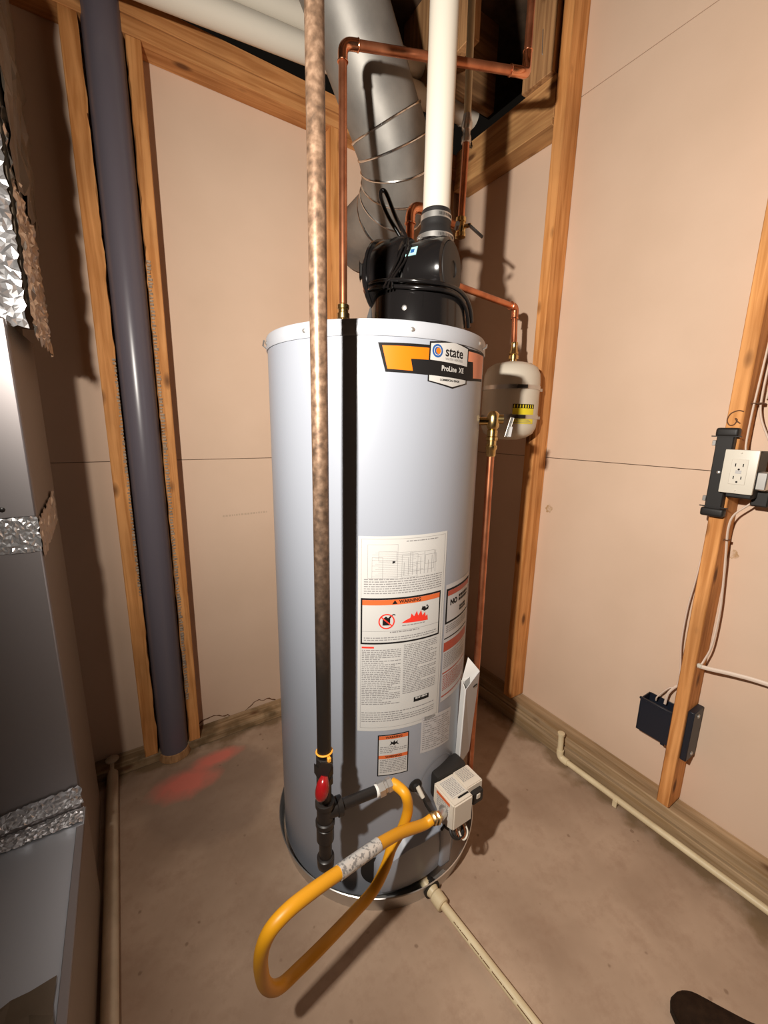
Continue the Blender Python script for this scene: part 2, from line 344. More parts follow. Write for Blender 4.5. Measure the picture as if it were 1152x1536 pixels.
# left wall: plane of stud faces y=1.735, drywall behind at y=1.82
wl = Thing('wall_left', kind='structure', loc=(0, 1.82, 0)); wl.o['label'] = 'open stud wall with tan drywall behind the heater'
wl.part('drywall_panel', box(B(), (-1.65, 1.82, .022), (1.60, 1.835, 1.257), .0008), 'drywall')
wl.part('drywall_panel', box(B(), (-1.65, 1.8205, 1.259), (1.60, 1.8355, 2.62), .0008), 'drywall')
def waney(bm, edge_x, amp, zs):  # chewed, uneven edge
    for v in bm.verts:
        if abs(v.co.x-edge_x) < .006 and v.co.y < 1.75: v.co.x += random.uniform(-amp, amp); v.co.y += random.uniform(0, amp)
def stud(x0, x1, y0, y1, z0, z1, sub=0, edge=None, amp=0):
    bm = box(B(), (x0, y0, z0), (x1, y1, z1), .0025)
    if sub:
        for k in range(1, sub):
            z = z0+(z1-z0)*k/sub; bmesh.ops.bisect_plane(bm, geom=list(bm.verts)+list(bm.edges)+list(bm.faces), plane_co=(0, 0, z), plane_no=(0, 0, 1))
        if edge is not None: waney(bm, edge, amp, None)
    return bm
wl.part('stud', stud(-.040, .010, 1.735, 1.82, .04, 2.583, 60, .010, .0025), 'woodz', label='rough stud with splintered edge left of the grey pipe')
wl.part('stud', stud(.130, .172, 1.735, 1.82, .04, 2.583, 90, .130, .003), 'woodz', label='stud with saw-notched edge right of the grey pipe')
def wane(name, x0, x1, z0, z1, n, rnd):
    bm = B()
    for k in range(n):
        z = z0+(z1-z0)*k/n; w_ = (x1-x0)*rnd.uniform(.55, 1); box(bm, (x0, 1.7325, z), (x0+w_ if x1 > x0 else x0, 1.7352, z+(z1-z0)/n*rnd.uniform(.35, .8))) if x1 > x0 else box(bm, (x0+w_, 1.7325, z), (x0, 1.7352, z+(z1-z0)/n*rnd.uniform(.35, .8)))
    wl.part(name, bm, mat('weathered_bark_edge', (.22, .17, .13), .85, noise=((.40, .30, .21), 90, .4, .6)), kind='stuff')
wane('saw_marks', .130, .144, .25, 1.95, 150, random.Random(3))
wane('bark_edge', .010, .000, .75, 1.62, 70, random.Random(4))
wl.part('stud', stud(.826, .864, 1.735, 1.82, .04, 2.583), 'woodz')
wl.part('stud', stud(1.45, 1.49, 1.735, 1.82, .04, 2.583), 'woodz2')
wl.part('bottom_plate', box(B(), (-1.65, 1.735, 0), (1.60, 1.8195, .04), .003), 'dirtx', label='dirty bottom plate with mud stains')
wl.part('top_plate', box(B(), (-1.65, 1.735, 2.583), (1.60, 1.82, 2.632), .002), 'woodx')
wl.part('top_plate', box(B(), (-1.65, 1.733, 2.634), (1.60, 1.82, 2.690), .002), 'woodx')
_rn = random.Random(12); _bm = B(); _x = .34
while _x < .53:
    _w = _rn.uniform(.004, .012); _bm.faces.new([_bm.verts.new(p) for p in ((_x, 1.8195, 1.008+(_x-.34)*.01), (_x+_w, 1.8195, 1.008+(_x-.34)*.01), (_x+_w, 1.8195, 1.016+(_x-.34)*.01), (_x, 1.8195, 1.016+(_x-.34)*.01))]); _x += _w+.004
wl.part('print', _bm, mat('faint_board_stamp', (.55, .40, .29), .85))
# torn paper edge of the drywall above the plate
bm = B(); pts = []
for k in range(40):
    x = .18+k*.0125; pts.append((x, 1.8185, .05+.018*math.sin(k*.35)+random.uniform(-.006, .006)))
tube(bm, pts, [random.uniform(.0008, .003) for _ in pts], 5); wl.part('torn_edge', bm, 'pencil')
# right wall: stud faces x=1.49, drywall at x=1.58
wr = Thing('wall_right', kind='structure', loc=(1.58, 0, 0)); wr.o['label'] = 'open stud wall with tan drywall and outlet on the right'
wr.part('drywall_panel', box(B(), (1.58, -1.6, .03), (1.595, 1.82, 1.283), .0008), 'drywall')
wr.part('drywall_panel', box(B(), (1.5805, -1.6, 1.285), (1.5955, 1.82, 2.630), .0008), 'drywall')
wr.part('drywall_panel', box(B(), (1.5802, -1.6, 2.632), (1.5952, 1.188, 3.05), .0008), 'drywall')
wr.part('stud', box(B(), (1.49, 1.139, .11), (1.58, 1.186, 3.05), .0025), 'woodz', label='stud carrying the expansion tank')
wr.part('stud', box(B(), (1.49, .447, .115), (1.58, .486, 3.05), .0025), 'woodz', label='stud carrying the electrical outlet')
wr.part('stud', box(B(), (1.49, -.2, .11), (1.58, -.16, 3.05), .0025), 'woodz')
wr.part('bottom_plate', box(B(), (1.49, -1.6, 0), (1.58, 1.735, .062), .003), 'dirty', label='muddy lower plate behind the cream pipe')
wr.part('bottom_plate', box(B(), (1.497, -1.6, .064), (1.58, 1.735, .108), .004), 'dirty', label='muddy upper plate behind the cream pipe')
wr.part('header', box(B(), (1.49, 1.188, 2.56), (1.58, 1.735, 2.70), .002), 'woody')
wr.part('header_lip', box(B(), (1.484, 1.188, 2.535), (1.58, 1.735, 2.558), .002), 'woody')
wr.part('cripple_stud', box(B(), (1.47, 1.195, 2.702), (1.58, 1.335, 3.05), .002), 'woodz2')
wr.part('staple', tube(B(), [(1.47, 1.245, 2.78), (1.466, 1.245, 2.782), (1.466, 1.25, 2.86), (1.47, 1.25, 2.862)], .0016, 6), 'steel')
# blocking boards in the joist bay
wr.part('blocking', box(B(), (1.16, 1.30, 2.74), (1.20, 1.72, 3.05), .002), 'woodz2')
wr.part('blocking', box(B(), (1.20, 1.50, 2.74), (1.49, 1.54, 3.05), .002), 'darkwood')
# mud splashes and drywall blemishes
bm = B()
for (y, z, s) in ((1.10, 1.06, .022), (.434, 1.03, .017), (.27, .80, .02)):
    n = 14; vs = [bm.verts.new((1.5796, y+math.cos(6.283*k/n)*s*random.uniform(.5, 1), z+math.sin(6.283*k/n)*s*random.uniform(.6, 1.1))) for k in range(n)]; bm.faces.new(vs)
wr.part('blemish', bm, mat('dried_smear', (.42, .26, .13), .8, noise=((.60, .44, .315), 60, .4, .6)))

# ================================================================== WATER HEATER
TC = V(.661, 1.087, 0); TR = .31
def tp(th, z, r=TR):
    a = math.radians(th); return V(TC.x+r*math.cos(a), TC.y+r*math.sin(a), z)
def tn(th): a = math.radians(th); return V(math.cos(a), math.sin(a), 0)
wh = Thing('water_heater', 'tall pale grey cylindrical gas water heater standing in a metal pan in the corner', 'water heater', (TC.x, TC.y, .01))
jacket = wh.part('jacket', lathe(B(), [(.30, .012), (.308, .018), (.31, .03), (.31, 1.604)], TC, seg=128, closed=True), 'jacket')
cap = wh.part('top_cap', lathe(B(), [(.3125, 1.600), (.3135, 1.602), (.3135, 1.630), (.311, 1.635), (.305, 1.636), (.296, 1.632), (0, 1.632)], TC, seg=128), 'cap')
for th in (-153.5, -106.5, -63.7, 169.2, -20, 60, 115):
    wh.part('screw', screw(B(), tp(th, 1.616, .3135), tn(th), .0042), 'steel', cap)
for th in (165, -58):
    wh.part('cap_clip', tube(B(), [tp(th, 1.606, .313), tp(th+1, 1.612, .322), tp(th+4, 1.622, .32)], .0022, 6), 'steel', cap)
wh.part('bottom_ring', lathe(B(), [(.29, .008), (.296, .008), (.296, .03), (.29, .03)], TC, seg=64, closed=False), 'galv')

# ---- decals: shapes in (arc degrees, height) wrapped on the jacket
def wrap(bm, e, step=2.5):
    """bm in flat coords x=theta degrees, y=z"""
    if not bm.verts: return bm
    lo_ = min(v.co.x for v in bm.verts); hi_ = max(v.co.x for v in bm.verts)
    t = math.ceil(lo_/step)*step
    while t < hi_:
        if t > lo_+1e-4: bmesh.ops.bisect_plane(bm, geom=list(bm.verts)+list(bm.edges)+list(bm.faces), plane_co=(t, 0, 0), plane_no=(1, 0, 0), dist=1e-5)
        t += step
    for v in bm.verts: v.co = tp(v.co.x, v.co.y, TR+e)
    bmesh.ops.recalc_face_normals(bm, faces=bm.faces)
    for f in bm.faces:
        if f.normal.dot(f.calc_center_median()-TC) < 0: f.normal_flip()
    return bm
def poly(bm, pts):
    f = bm.faces.new([bm.verts.new((p[0], p[1], 0)) for p in pts])
    f.normal_update()
    if len(pts) > 4: bmesh.ops.triangulate(bm, faces=[f])
    return bm
def rect(bm, t0, t1, z0, z1): return poly(bm, [(t0, z0), (t1, z0), (t1, z1), (t0, z1)])
def frame(bm, t0, t1, z0, z1, w):
    k = math.degrees(w/TR)
    rect(bm, t0, t1, z1-w, z1); rect(bm, t0, t1, z0, z0+w); rect(bm, t0, t0+k, z0+w, z1-w); rect(bm, t1-k, t1, z0+w, z1-w); return bm
def words(bm, t0, t1, z0, z1, lh=.0058, fill=.55, seed=0, gap=.4):
    rnd = random.Random(seed); z = z1
    while z-lh > z0:
        t = t0; end = t1-(rnd.random() < .2)*(t1-t0)*rnd.random()*.6
        while t < end:
            w_ = rnd.uniform(.5, 2.2); rect(bm, t, min(t+w_, end), z-lh*fill, z); t += w_+gap
        z -= lh
    return bm
def disc(bm, t, z, r, n=24, sx=1, a0=0, a1=6.2832):
    k = math.degrees(1/TR); return poly(bm, [(t+math.cos(a0+(a1-a0)*i/n)*r*k*sx, z+math.sin(a0+(a1-a0)*i/n)*r) for i in range(n)])
def annulus(bm, t, z, r0, r1, n=28):
    k = math.degrees(1/TR)
    for i in range(n):
        a, b = 6.2832*i/n, 6.2832*(i+1)/n
        poly(bm, [(t+math.cos(a)*r0*k, z+math.sin(a)*r0), (t+math.cos(a)*r1*k, z+math.sin(a)*r1), (t+math.cos(b)*r1*k, z+math.sin(b)*r1), (t+math.cos(b)*r0*k, z+math.sin(b)*r0)])
    return bm
def text_bm(s, size, bold=0, sx=1.0, space=1.0):
    cu = bpy.data.curves.new('t', 'FONT'); cu.body = s; cu.size = size; cu.align_x = 'CENTER'; cu.align_y = 'CENTER'; cu.resolution_u = 3
    cu.offset = bold; cu.space_character = space
    ob = bpy.data.objects.new('t', cu); C.objects.link(ob); dg = bpy.context.evaluated_depsgraph_get()
    me = bpy.data.meshes.new_from_object(ob.evaluated_get(dg)); bm = B(); bm.from_mesh(me)
    bpy.data.objects.remove(ob); bpy.data.curves.remove(cu); bpy.data.meshes.remove(me)
    for v in bm.verts: v.co.x *= sx
    return bm
def tank_text(s, th, z, size, e, bold=0, sx=1.0, slope=0.0, space=1.0):
    bm = text_bm(s, size, bold, sx, space); k = math.degrees(1/TR)
    for v in bm.verts: v.co = V(th+v.co.x*k, z+v.co.y+v.co.x*slope, 0)
    return wrap(bm, e)

# brand decal: an orange and black band with a white badge
dec = wh.part('brand_decal', wrap(poly(B(), [(-120.65, 1.586), (-117.4, 1.524), (-75, 1.519), (-51.8, 1.528), (-51.8, 1.600), (-75, 1.595), (-97, 1.588)]), .0006), 'ink', label='orange and black brand decal reading state ProLine XE')
def dp(name, bm, m, e, parent=dec, label=None): return wh.part(name, wrap(bm, e), m, parent, label)
dp('orange_field', poly(B(), [(-118.9, 1.580), (-116.6, 1.5305), (-105.6, 1.5285), (-106.6, 1.5545), (-97, 1.5555), (-97, 1.5812)]), 'orange', .0009)
dp('orange_field', poly(B(), [(-74.6, 1.565), (-69, 1.567), (-68, 1.528), (-52, 1.535), (-52, 1.594), (-74.6, 1.589)]), 'salmon', .0009)
dp('badge_edge', poly(B(), [(-98.4, 1.5545), (-98.2, 1.5955), (-84.5, 1.604), (-74, 1.596), (-74, 1.5545)]), 'ink', .0012)
dp('badge_edge', poly(B(), [(-98.6, 1.524), (-98.6, 1.508), (-84.8, 1.496), (-74.6, 1.511), (-74.6, 1.522)]), 'ink', .0012)
dp('badge', poly(B(), [(-97.7, 1.556), (-97.5, 1.592), (-84.5, 1.6005), (-74.8, 1.593), (-74.8, 1.552)]), 'paper', .0015)
dp('badge', poly(B(), [(-97.9, 1.522), (-97.9, 1.510), (-84.8, 1.4995), (-75.3, 1.512), (-75.3, 1.519)]), 'paper', .0015)
dp('logo_ring', disc(B(), -94.1, 1.577, .0148), 'blue', .0018)
dp('logo_ring', annulus(B(), -94.1, 1.577, .0088, .0104), 'paper', .0021)
dp('logo_core', disc(B(), -93.7, 1.577, .0068), 'orange', .0021)
dp('lettering', B(), 'ink', 0) if False else None
wh.part('lettering', tank_text('state', -84.2, 1.5775, .0315, .0018, .0006, 1.0), 'ink', dec)
wh.part('lettering', tank_text('WATER HEATERS', -84.2, 1.5615, .0078, .0018, 0, 1.0), 'greyink', dec)
wh.part('lettering', tank_text('ProLine  XE', -84.6, 1.5395, .0165, .0018, .0004, .95), 'paper', dec)
wh.part('lettering', tank_text('COMMERCIAL GRADE', -86.3, 1.5135, .0066, .0018, .0002, 1.0), 'ink', dec)

# large instruction label
lab = wh.part('instruction_label', wrap(rect(B(), -128.3, -82.9, .590, 1.139), .0006), 'paper', label='tall white instruction label with wiring diagram')
dp('print', frame(B(), -126.9, -84.2, .60, 1.132, .0006), 'greyink', .0009, lab)
bm = B()   # wiring diagram
for (a, b, z0, z1) in ((-124, -110, 1.03, 1.118), (-119, -110.5, 1.075, 1.10), (-104, -91, 1.045, 1.095), (-108, -100, 1.03, 1.09), (-96, -89.5, 1.06, 1.085), (-122, -117, 1.03, 1.085)):
    frame(bm, a, b, z0, z1, .0005)
for k in range(14): rect(bm, -122+(k % 3)*1.5, -103+(k % 4)*2, 1.034+k*.0048, 1.0344+k*.0048)
for k in range(9): rect(bm, -107+k*2.1, -106.85+k*2.1, 1.035, 1.07+(k % 3)*.012)
words(bm, -106, -89, 1.112, 1.126, .007, .35, 3)
dp('print', bm, 'greyink', .0009, lab)
dp('print', poly(B(), [(-112.5, 1.068), (-111.2, 1.071), (-111.2, 1.0745), (-112.5, 1.0745)]), 'ink', .001, lab)
dp('print', words(B(), -125.6, -85.5, .982, 1.028, .0062, .38, 5), 'greyink', .0009, lab)
wb = dp('warning_frame', rect(B(), -127.0, -85.6, .849, .977), 'ink', .001, lab)
dp('warning_field', rect(B(), -126.2, -86.4, .854, .972), 'paper', .0013, lab)
dp('warning_bar', rect(B(), -126.2, -86.4, .958, .972), 'worange', .0016, lab)
dp('print', poly(B(), [(-112.2, .960), (-109.6, .960), (-110.9, .9705)]), 'ink', .0019, lab)
wh.part('lettering', tank_text('WARNING', -103.2, .9652, .0125, .0019, .0003), 'ink', lab)
dp('print', words(words(rect(B(), -126.2, -86.4, .8855, .8862), -125.4, -87.3, .8545, .8685, .0062, .4, 8), -113, -98, .870, .8835, .0068, .45, 9), 'greyink', .0016, lab)
# no-petrol-can sign, flames and a running figure
k_ = math.degrees(1/TR)
dp('petrol_can', poly(B(), [(-116.6, .902), (-113.0, .902), (-113.0, .921), (-112.2, .927), (-112.8, .929), (-114, .922), (-115, .927), (-116.6, .920)]), 'ink', .0016, lab)
dp('prohibition_ring', annulus(B(), -114.7, .913, .0178, .0212), 'red', .0019, lab)
a = math.radians(-42); dx, dz = math.cos(a)*.018, math.sin(a)*.018; px_, pz_ = -math.sin(a)*.0017, math.cos(a)*.0017
dp('prohibition_bar', poly(B(), [(-114.7+(-dx+px_)*k_, .913-dz+pz_), (-114.7+(-dx-px_)*k_, .913-dz-pz_), (-114.7+(dx-px_)*k_, .913+dz-pz_), (-114.7+(dx+px_)*k_, .913+dz+pz_)]), 'red', .0021, lab)
dp('petrol_can', poly(B(), [(-113.2, .926), (-112.6, .930), (-111.2, .933), (-110.4, .930), (-110.6, .928), (-111.4, .930), (-112.4, .927)]), 'ink', .0016, lab)
dp('flames', poly(B(), [(-107.5, .905), (-93.2, .902), (-93.6, .918), (-94.6, .914), (-95.0, .927), (-96.4, .918), (-97.3, .934), (-98.8, .920), (-99.6, .934), (-101.0, .920), (-102.4, .929), (-103.0, .917), (-105.4, .912)]), 'red', .0016, lab)
dp('figure', disc(disc(B(), -95.6, .939, .0045, 10), -94.0, .944, .0026, 8), 'ink', .0019, lab)
dp('figure', poly(B(), [(-97.2, .935), (-95.4, .930), (-93.3, .934), (-93.0, .943), (-94.6, .937), (-96.6, .945)]), 'ink', .0019, lab)
dp('print', words(B(), -107, -95, .892, .899, .0062, .4, 11), 'greyink', .0016, lab)
dp('warning_bar', rect(B(), -126.4, -120.5, .8375, .8425), 'red', .001, lab)
bm = B(); words(bm, -119.8, -107.5, .837, .842, .006, .4, 1)
words(bm, -126.3, -107.2, .665, .833, .0053, .42, 2); words(bm, -105.8, -86.6, .69, .842, .0053, .42, 4); words(bm, -126.3, -86.6, .61, .648, .0066, .38, 6)
dp('print', bm, 'greyink', .0009, lab)
dp('maker_plate', rect(B(), -99.5, -90.5, .664, .678), 'ink', .001, lab)
dp('print', words(B(), -98.6, -91.6, .668, .677, .008, .6, 6), 'paper', .0013, lab)

# right-hand warning labels
lab2 = wh.part('warning_label', wrap(rect(B(), -81.6, -53, .625, .985), .0006), 'paper2', label='white warning label wrapping round the right side')
dp('warning_frame', rect(B(), -81.2, -54.5, .868, .972), 'ink', .0009, lab2)
dp('warning_field', rect(B(), -80.0, -55.5, .874, .966), 'paper2', .0012, lab2)
dp('warning_bar', rect(B(), -80.0, -55.5, .951, .966), 'dullred', .0015, lab2)
wh.part('lettering', tank_text('NO', -74.5, .928, .022, .0015, .0012), 'ink', lab2)
dp('print', words(words(B(), -69.5, -58, .915, .94, .011, .75, 5), -68, -60, .884, .905, .009, .8, 4), 'ink', .0015, lab2)
dp('print', words(B(), -80, -56, .832, .862, .006, .45, 12), 'greyink', .0009, lab2)
dp('print', rect(B(), -81.2, -55, .822, .8255), 'ink', .0009, lab2)
dp('warning_bar', rect(B(), -81.2, -55, .784, .812), 'dullred', .0009, lab2)
dp('print', words(B(), -80.6, -56, .725, .778, .0056, .42, 13), 'greyink', .0009, lab2)
dp('warning_bar', rect(B(), -81.2, -55, .714, .718), 'dullred', .0009, lab2)
dp('print', words(B(), -80.6, -56, .655, .708, .0056, .42, 14), 'dullred', .0009, lab2)
dp('warning_bar', rect(B(), -81.2, -55, .640, .644), 'dullred', .0009, lab2)
# rating plate label
lab3 = wh.part('rating_label', wrap(poly(B(), [(-94.4, .488), (-71.5, .467), (-71.0, .583), (-94.2, .606)]), .0006), 'paper2', label='small white rating label')
bm = B()
for k in range(15): words(bm, -93.2, -72.6, .4+.0, .4, .01)
for k in range(15):
    z = .594-k*.0068; t = -93.2; rnd = random.Random(k)
    while t < -73:
        w2 = rnd.uniform(.6, 3); zz = z-(t+93)*.001; poly(bm, [(t, zz-.0022), (t+w2, zz-.0022-w2*.001), (t+w2, zz-w2*.001), (t, zz)]); t += w2+.5+(rnd.random() < .2)*3
dp('print', bm, 'greyink', .0009, lab3)
# double warning sticker
lab4 = wh.part('warning_sticker', wrap(rect(B(), -117.9, -101.4, .444, .576), .0006), 'ink', label='small two-part warning sticker with orange bars')
dp('warning_field', rect(B(), -117.3, -102.0, .447, .573), 'paper', .0009, lab4)
dp('warning_bar', rect(B(), -117.3, -102.0, .5615, .573), 'worange', .0012, lab4)
dp('warning_bar', rect(B(), -117.3, -102.0, .500, .511), 'worange', .0012, lab4)
wh.part('lettering', tank_text('WARNING', -109.5, .5672, .0098, .0015, .0002), 'ink', lab4)
wh.part('lettering', tank_text('WARNING', -109.5, .5054, .0098, .0015, .0002), 'ink', lab4)
dp('figure', poly(B(), [(-112, .541), (-111, .549), (-111.4, .555), (-110, .550), (-109.4, .557), (-108.8, .550), (-107.4, .555), (-107.8, .549), (-106.8, .541), (-108.4, .545), (-109.4, .541), (-110.4, .545)]), 'ink', .0012, lab4)
dp('print', words(words(B(), -116.6, -102.6, .514, .538, .0056, .42, 21), -116.6, -102.6, .45, .497, .0056, .42, 22), 'greyink', .0012, lab4)

# sight ring, burner access cover, gas control
wh.part('access_plate', wrap(annulus(B(), -80.5, .365, .072, .0745, 48), .0012), 'jacket')
wh.part('gasket', lathe(B(), [(.05, 0), (.052, .003), (.044, .012), (.02, .012)], tp(-77, .345, .3095), tn(-77), 32), 'blackm')
wh.part('igniter', lathe(B(), [(.020, 0), (.020, .004), (.012, .007), (.0115, .014)], tp(-96.6, .386, .309), tn(-96.6), 24), 'blackm')
wh.part('igniter_plug', cyl(B(), tp(-96.4, .392, .32), tp(-94.5, .362, .335), .0065), 'white')
wh.part('igniter_lead', tube(B(), spline([tp(-94.5, .364, .334), tp(-93, .335, .345), tp(-90, .305, .355), tp(-87.5, .295, .385), (.655, .69, .30)]), .004, 8), 'blackm')
# cover: bulged sheet with rolled corners
bm = B(); prof = []
n1 = 26; rows = [(.066, .0), (.070, .9), (.10, 1.0), (.165, 1.0), (.200, .85), (.222, .0)]
grid = []
for z, kz in rows:
    row = []
    for i in range(n1+1):
        t = i/n1; th = -119+t*53
        s = min(1, min(t, 1-t)*13); s = math.sin(s*math.pi/2)
        zz = z - (.055*(1-min(1, t*3)) if z > .15 else 0)
        row.append(bm.verts.new(tp(th, zz, TR-.001+.034*kz*s)))
    grid.append(row)
for a, b in zip(grid, grid[1:]):
    for i in range(n1): bm.faces.new((a[i], a[i+1], b[i+1], b[i]))
wh.part('burner_cover', bm, 'jacket')
wh.part('burner_vent', wrap(disc(B(), -118, .115, .048, 28, .9), .0285 if 0 else .0012), 'blackm')

# gas control valve: box with chamfered underside
def gv(x, y, z): return V(x, y, z)
valve = Thing
bm = B()
x0, x1 = .672, .806; yb, yf = .752, .663; zt = .391
sidepoly = [(yb, .336), (yb, zt), (yf, zt-.001), (yf, .308), (yf+.045, .288)]
prism(bm, [(p[0], p[1]) for p in sidepoly], (x0, 0, 0), (0, 1, 0), (0, 0, 1), (1, 0, 0), x1-x0-.062)
gvb = wh.part('gas_control', (bmesh.ops.bevel(bm, geom=list(bm.edges), offset=.004, segments=2, affect='EDGES') and bm), 'beige', label='beige gas control box')
bm = B(); prism(bm, [(yb, .336), (yb, zt), (yf+.024, zt), (yf+.024, .325)], (x1-.0625, 0, 0), (0, 1, 0), (0, 0, 1), (1, 0, 0), .0615)
wh.part('housing_step', (bmesh.ops.bevel(bm, geom=list(bm.edges), offset=.0025, segments=2, affect='EDGES') and bm), 'beige', gvb)
wh.part('dial', box(B(), (.757, yf+.010, .335), (.797, yf+.030, .374), .005, 2), 'blackm', gvb)
wh.part('dial_pointer', box(B(), (.768, yf+.0075, .354), (.782, yf+.011, .369), .001), 'beige', gvb)
wh.part('mounting_neck', box(B(), (.685, .750, .32), (.80, .80, .402), .01, 2), 'blackm', gvb)
def flatprint(o, x, y, t0, t1, z0, z1, lh=.006, fill=.45, seed=0, cell=.0045):
    """word marks on a plane: origin o, unit axes x,y, in metres"""
    rnd = random.Random(seed); bm = B(); o, x, y = V(o), V(x), V(y); z = z1
    while z-lh > z0:
        t = t0
        while t < t1-.001:
            w_ = min(rnd.uniform(.5, 2.2)*cell, t1-t)
            bm.faces.new([bm.verts.new(o+x*p+y*q) for p, q in ((t, z-lh*fill), (t+w_, z-lh*fill), (t+w_, z), (t, z))]); t += w_+cell*.35
        z -= lh
    return bm
zt2 = zt+.0008
wh.part('control_label', box(B(), (.683, .683, zt2-.001), (.736, .742, zt2), 0), 'paper3', gvb)
wh.part('print', flatprint((.685, .685, zt2+.0004), (1, 0, 0), (0, 1, 0), 0, .048, 0, .054, .0045, .4, 3), 'greyink', gvb)
wh.part('print', box(B(), (.700, .676, zt2-.001), (.738, .681, zt2)), 'ink', gvb)
wh.part('print', flatprint((.748, .69, zt2+.0004), (1, 0, 0), (0, 1, 0), 0, .045, .014, .056, .0045, .4, 7), 'greyink', gvb)
xl = x0-.0006
wh.part('control_label', box(B(), (xl, .680, .325), (xl+.001, .736, .384)), 'paper3', gvb)
wh.part('warning_bar', box(B(), (xl-.0004, .680, .374), (xl, .736, .384)), 'worange', gvb)
wh.part('print', flatprint((xl-.0006, .736, .33), (0, -1, 0), (0, 0, 1), .003, .052, .002, .042, .006, .45, 9), 'greyink', gvb)
wh.part('gas_inlet', lathe(B(), [(.017, 0), (.017, .006), (.012, .008), (.012, .03)], (.674, .70, .345), (-1, -.35, .05), 20), 'steel', gvb)
# wires and thermocouple under the control
for k, (mt, rr) in enumerate((('blackm', .004), ('blackm', .0035), ('copperb', .002), ('white', .0025))):
    p = spline([(.69+k*.006, .70, .305), (.68+k*.01, .672-.004*k, .28-.006*k), (.71+k*.008, .668, .262+.004*k), (.74, .70+.01*k, .275), (.745, .755, .25-.02*k)])
    wh.part('wire', tube(B(), p, rr, 8), mt)
wh.part('wire_boot', lathe(B(), [(.018, 0), (.024, .006), (.024, .02), (.015, .024)], (.727, .735, .232), (0, -.3, 1), 24), 'blackm')
wh.part('sensor_post', box(B(), (.705, .740, .067), (.752, .79, .235), .012, 3), 'jacket')

# pouch of papers on the right side
pouch = Thing('document_pouch', 'white paper pouch of manuals stuck to the right side of the water heater', 'document pouch', (.86, .84, .32))
At, Ft, Bt, Tip = V(.828, .819, .632), V(.812, .786, .626), V(.888, .806, .652), V(.863, .834, .692)
Ab, Fb, Bb = V(.824, .824, .338), V(.808, .790, .352), V(.878, .818, .355)
for nm, q, mt in (('left_page', (At, Ft, Fb, Ab), 'paperw'), ('front_page', (Ft, Bt, Bb, Fb), 'paper2'), ('back_page', (At+V(.004, .004, 0), Tip, Bt+V(.002, .004, 0), Bb+V(.002, .004, 0), Ab+V(.004, .004, 0)), 'paperw')):  # same paper throughout; front page gets a darker colour for its shade
    bm = B(); f = bm.faces.new([bm.verts.new(p) for p in q]); f.normal_update()
    if len(q) > 4: bmesh.ops.triangulate(bm, faces=[f])
    bmesh.ops.solidify(bm, geom=list(bm.faces), thickness=.002); pouch.part(nm, bm, mt)
pouch.part('booklet', prism(B(), [(0, 0), (.045, 0), (.045, .28), (.0, .27)], (.832, .812, .36), (.93, .12, 0), (0, 0, 1), (-.12, .93, 0), .006), 'paper')
pouch.part('print', obox(B(), (.866, .7985, .612), (.96, .25, 0), (0, 0, 1), (.25, -.96, 0), .022, .004, .001), 'ink')

# ---- blower on top
BC = V(.745, 1.0, 0)
U = V(.843, -.537, 0).normalized(); W = V(.537, .843, 0).normalized()
bl = wh.part('blower_base', lathe(B(), [(.142, 1.634), (.142, 1.64), (.134, 1.645), (.134, 1.735), (.130, 1.752), (.118, 1.764), (.05, 1.768)], BC, seg=64), 'black')
wh.part('seam_line', obox(B(), BC-W*.1345+V(0, 0, 1.715), U, V(0, 0, 1), W, .002, .03, .002), 'black', bl)
wh.part('side_flare', prism(B(), [(0, 0), (.045, 0), (.03, .10)], BC-U*.165-W*.01+V(0, 0, 1.636), U, V(0, 0, 1), W, .03), 'blackm', bl)
hc = BC-U*.050+V(0, 0, 1.808)
ax = (U*.86-W*.51).normalized()
# scroll housing
hs = wh.part('blower_housing', lathe(B(), [(.05, -.078), (.090, -.073), (.099, -.055), (.099, .02), (.092, .035), (.05, .045)], hc, ax, 48), 'black')
wh.part('housing_band', band(B(), hc-ax*.055, ax, .099, .005, .008, 48), 'black', hs)
wh.part('bracket', box(B(), hc-U*.105-W*.03+V(0, 0, .0), hc-U*.075+W*.0+V(0, 0, .028), 0) if 0 else obox(B(), hc-U*.098-W*.02+V(0, 0, .01), U, V(0, 0, 1), W, .034, .032, .03, .006, 2), 'blackm', hs)
wh.part('screw', screw(B(), hc-U*.098-W*.0355+V(0, 0, .014), -W, .006), 'steel', hs)
mc = hc+ax*.045
mo = wh.part('blower_motor', lathe(B(), [(.045, -.02), (.074, -.012), (.078, 0), (.078, .088), (.074, .100), (.066, .104), (.062, .101), (0, .101)], mc, ax, 48), 'black', label='gloss black blower motor')
for k in range(4):
    a = math.radians(-150+k*28); x, y, z = fr(ax)
    wh.part('screw', screw(B(), mc+ax*.03-W*.0+( -W*math.cos(a*.35)*.0755 + V(0, 0, 1)*(.030-.022*k)), -W, .005), 'steel', mo)
sm = ax.cross(V(0, 0, 1)).normalized(); sm = sm if sm.dot(W) < 0 else -sm
sn = (sm*.90+(V(0, 0, 1)-ax*ax.z)*.42).normalized()
wh.part('motor_end', lathe(B(), [(.064, .1005), (.064, .106), (.058, .109), (.02, .110), (.018, .107), (0, .107)], mc, ax, 40), 'blackm', mo)
wh.part('motor_collar', band(B(), mc-ax*.004, ax, .0775, .004, .006, 48), 'blackm', mo)
wh.part('sticker', obox(B(), mc+ax*.022+sn*.0782, ax, sn.cross(ax), sn, .030, .024, .0016), 'teal', mo)
wh.part('print', obox(B(), mc+ax*.025+sn*.0792, ax, sn.cross(ax), sn, .010, .010, .0012), 'blue', mo)
wh.part('air_inlet', lathe(B(), [(.058, 0), (.058, .075), (.054, .09), (.046, .10)], (.775, .985, 1.80), (0, 0, 1), 40), 'black', hs)
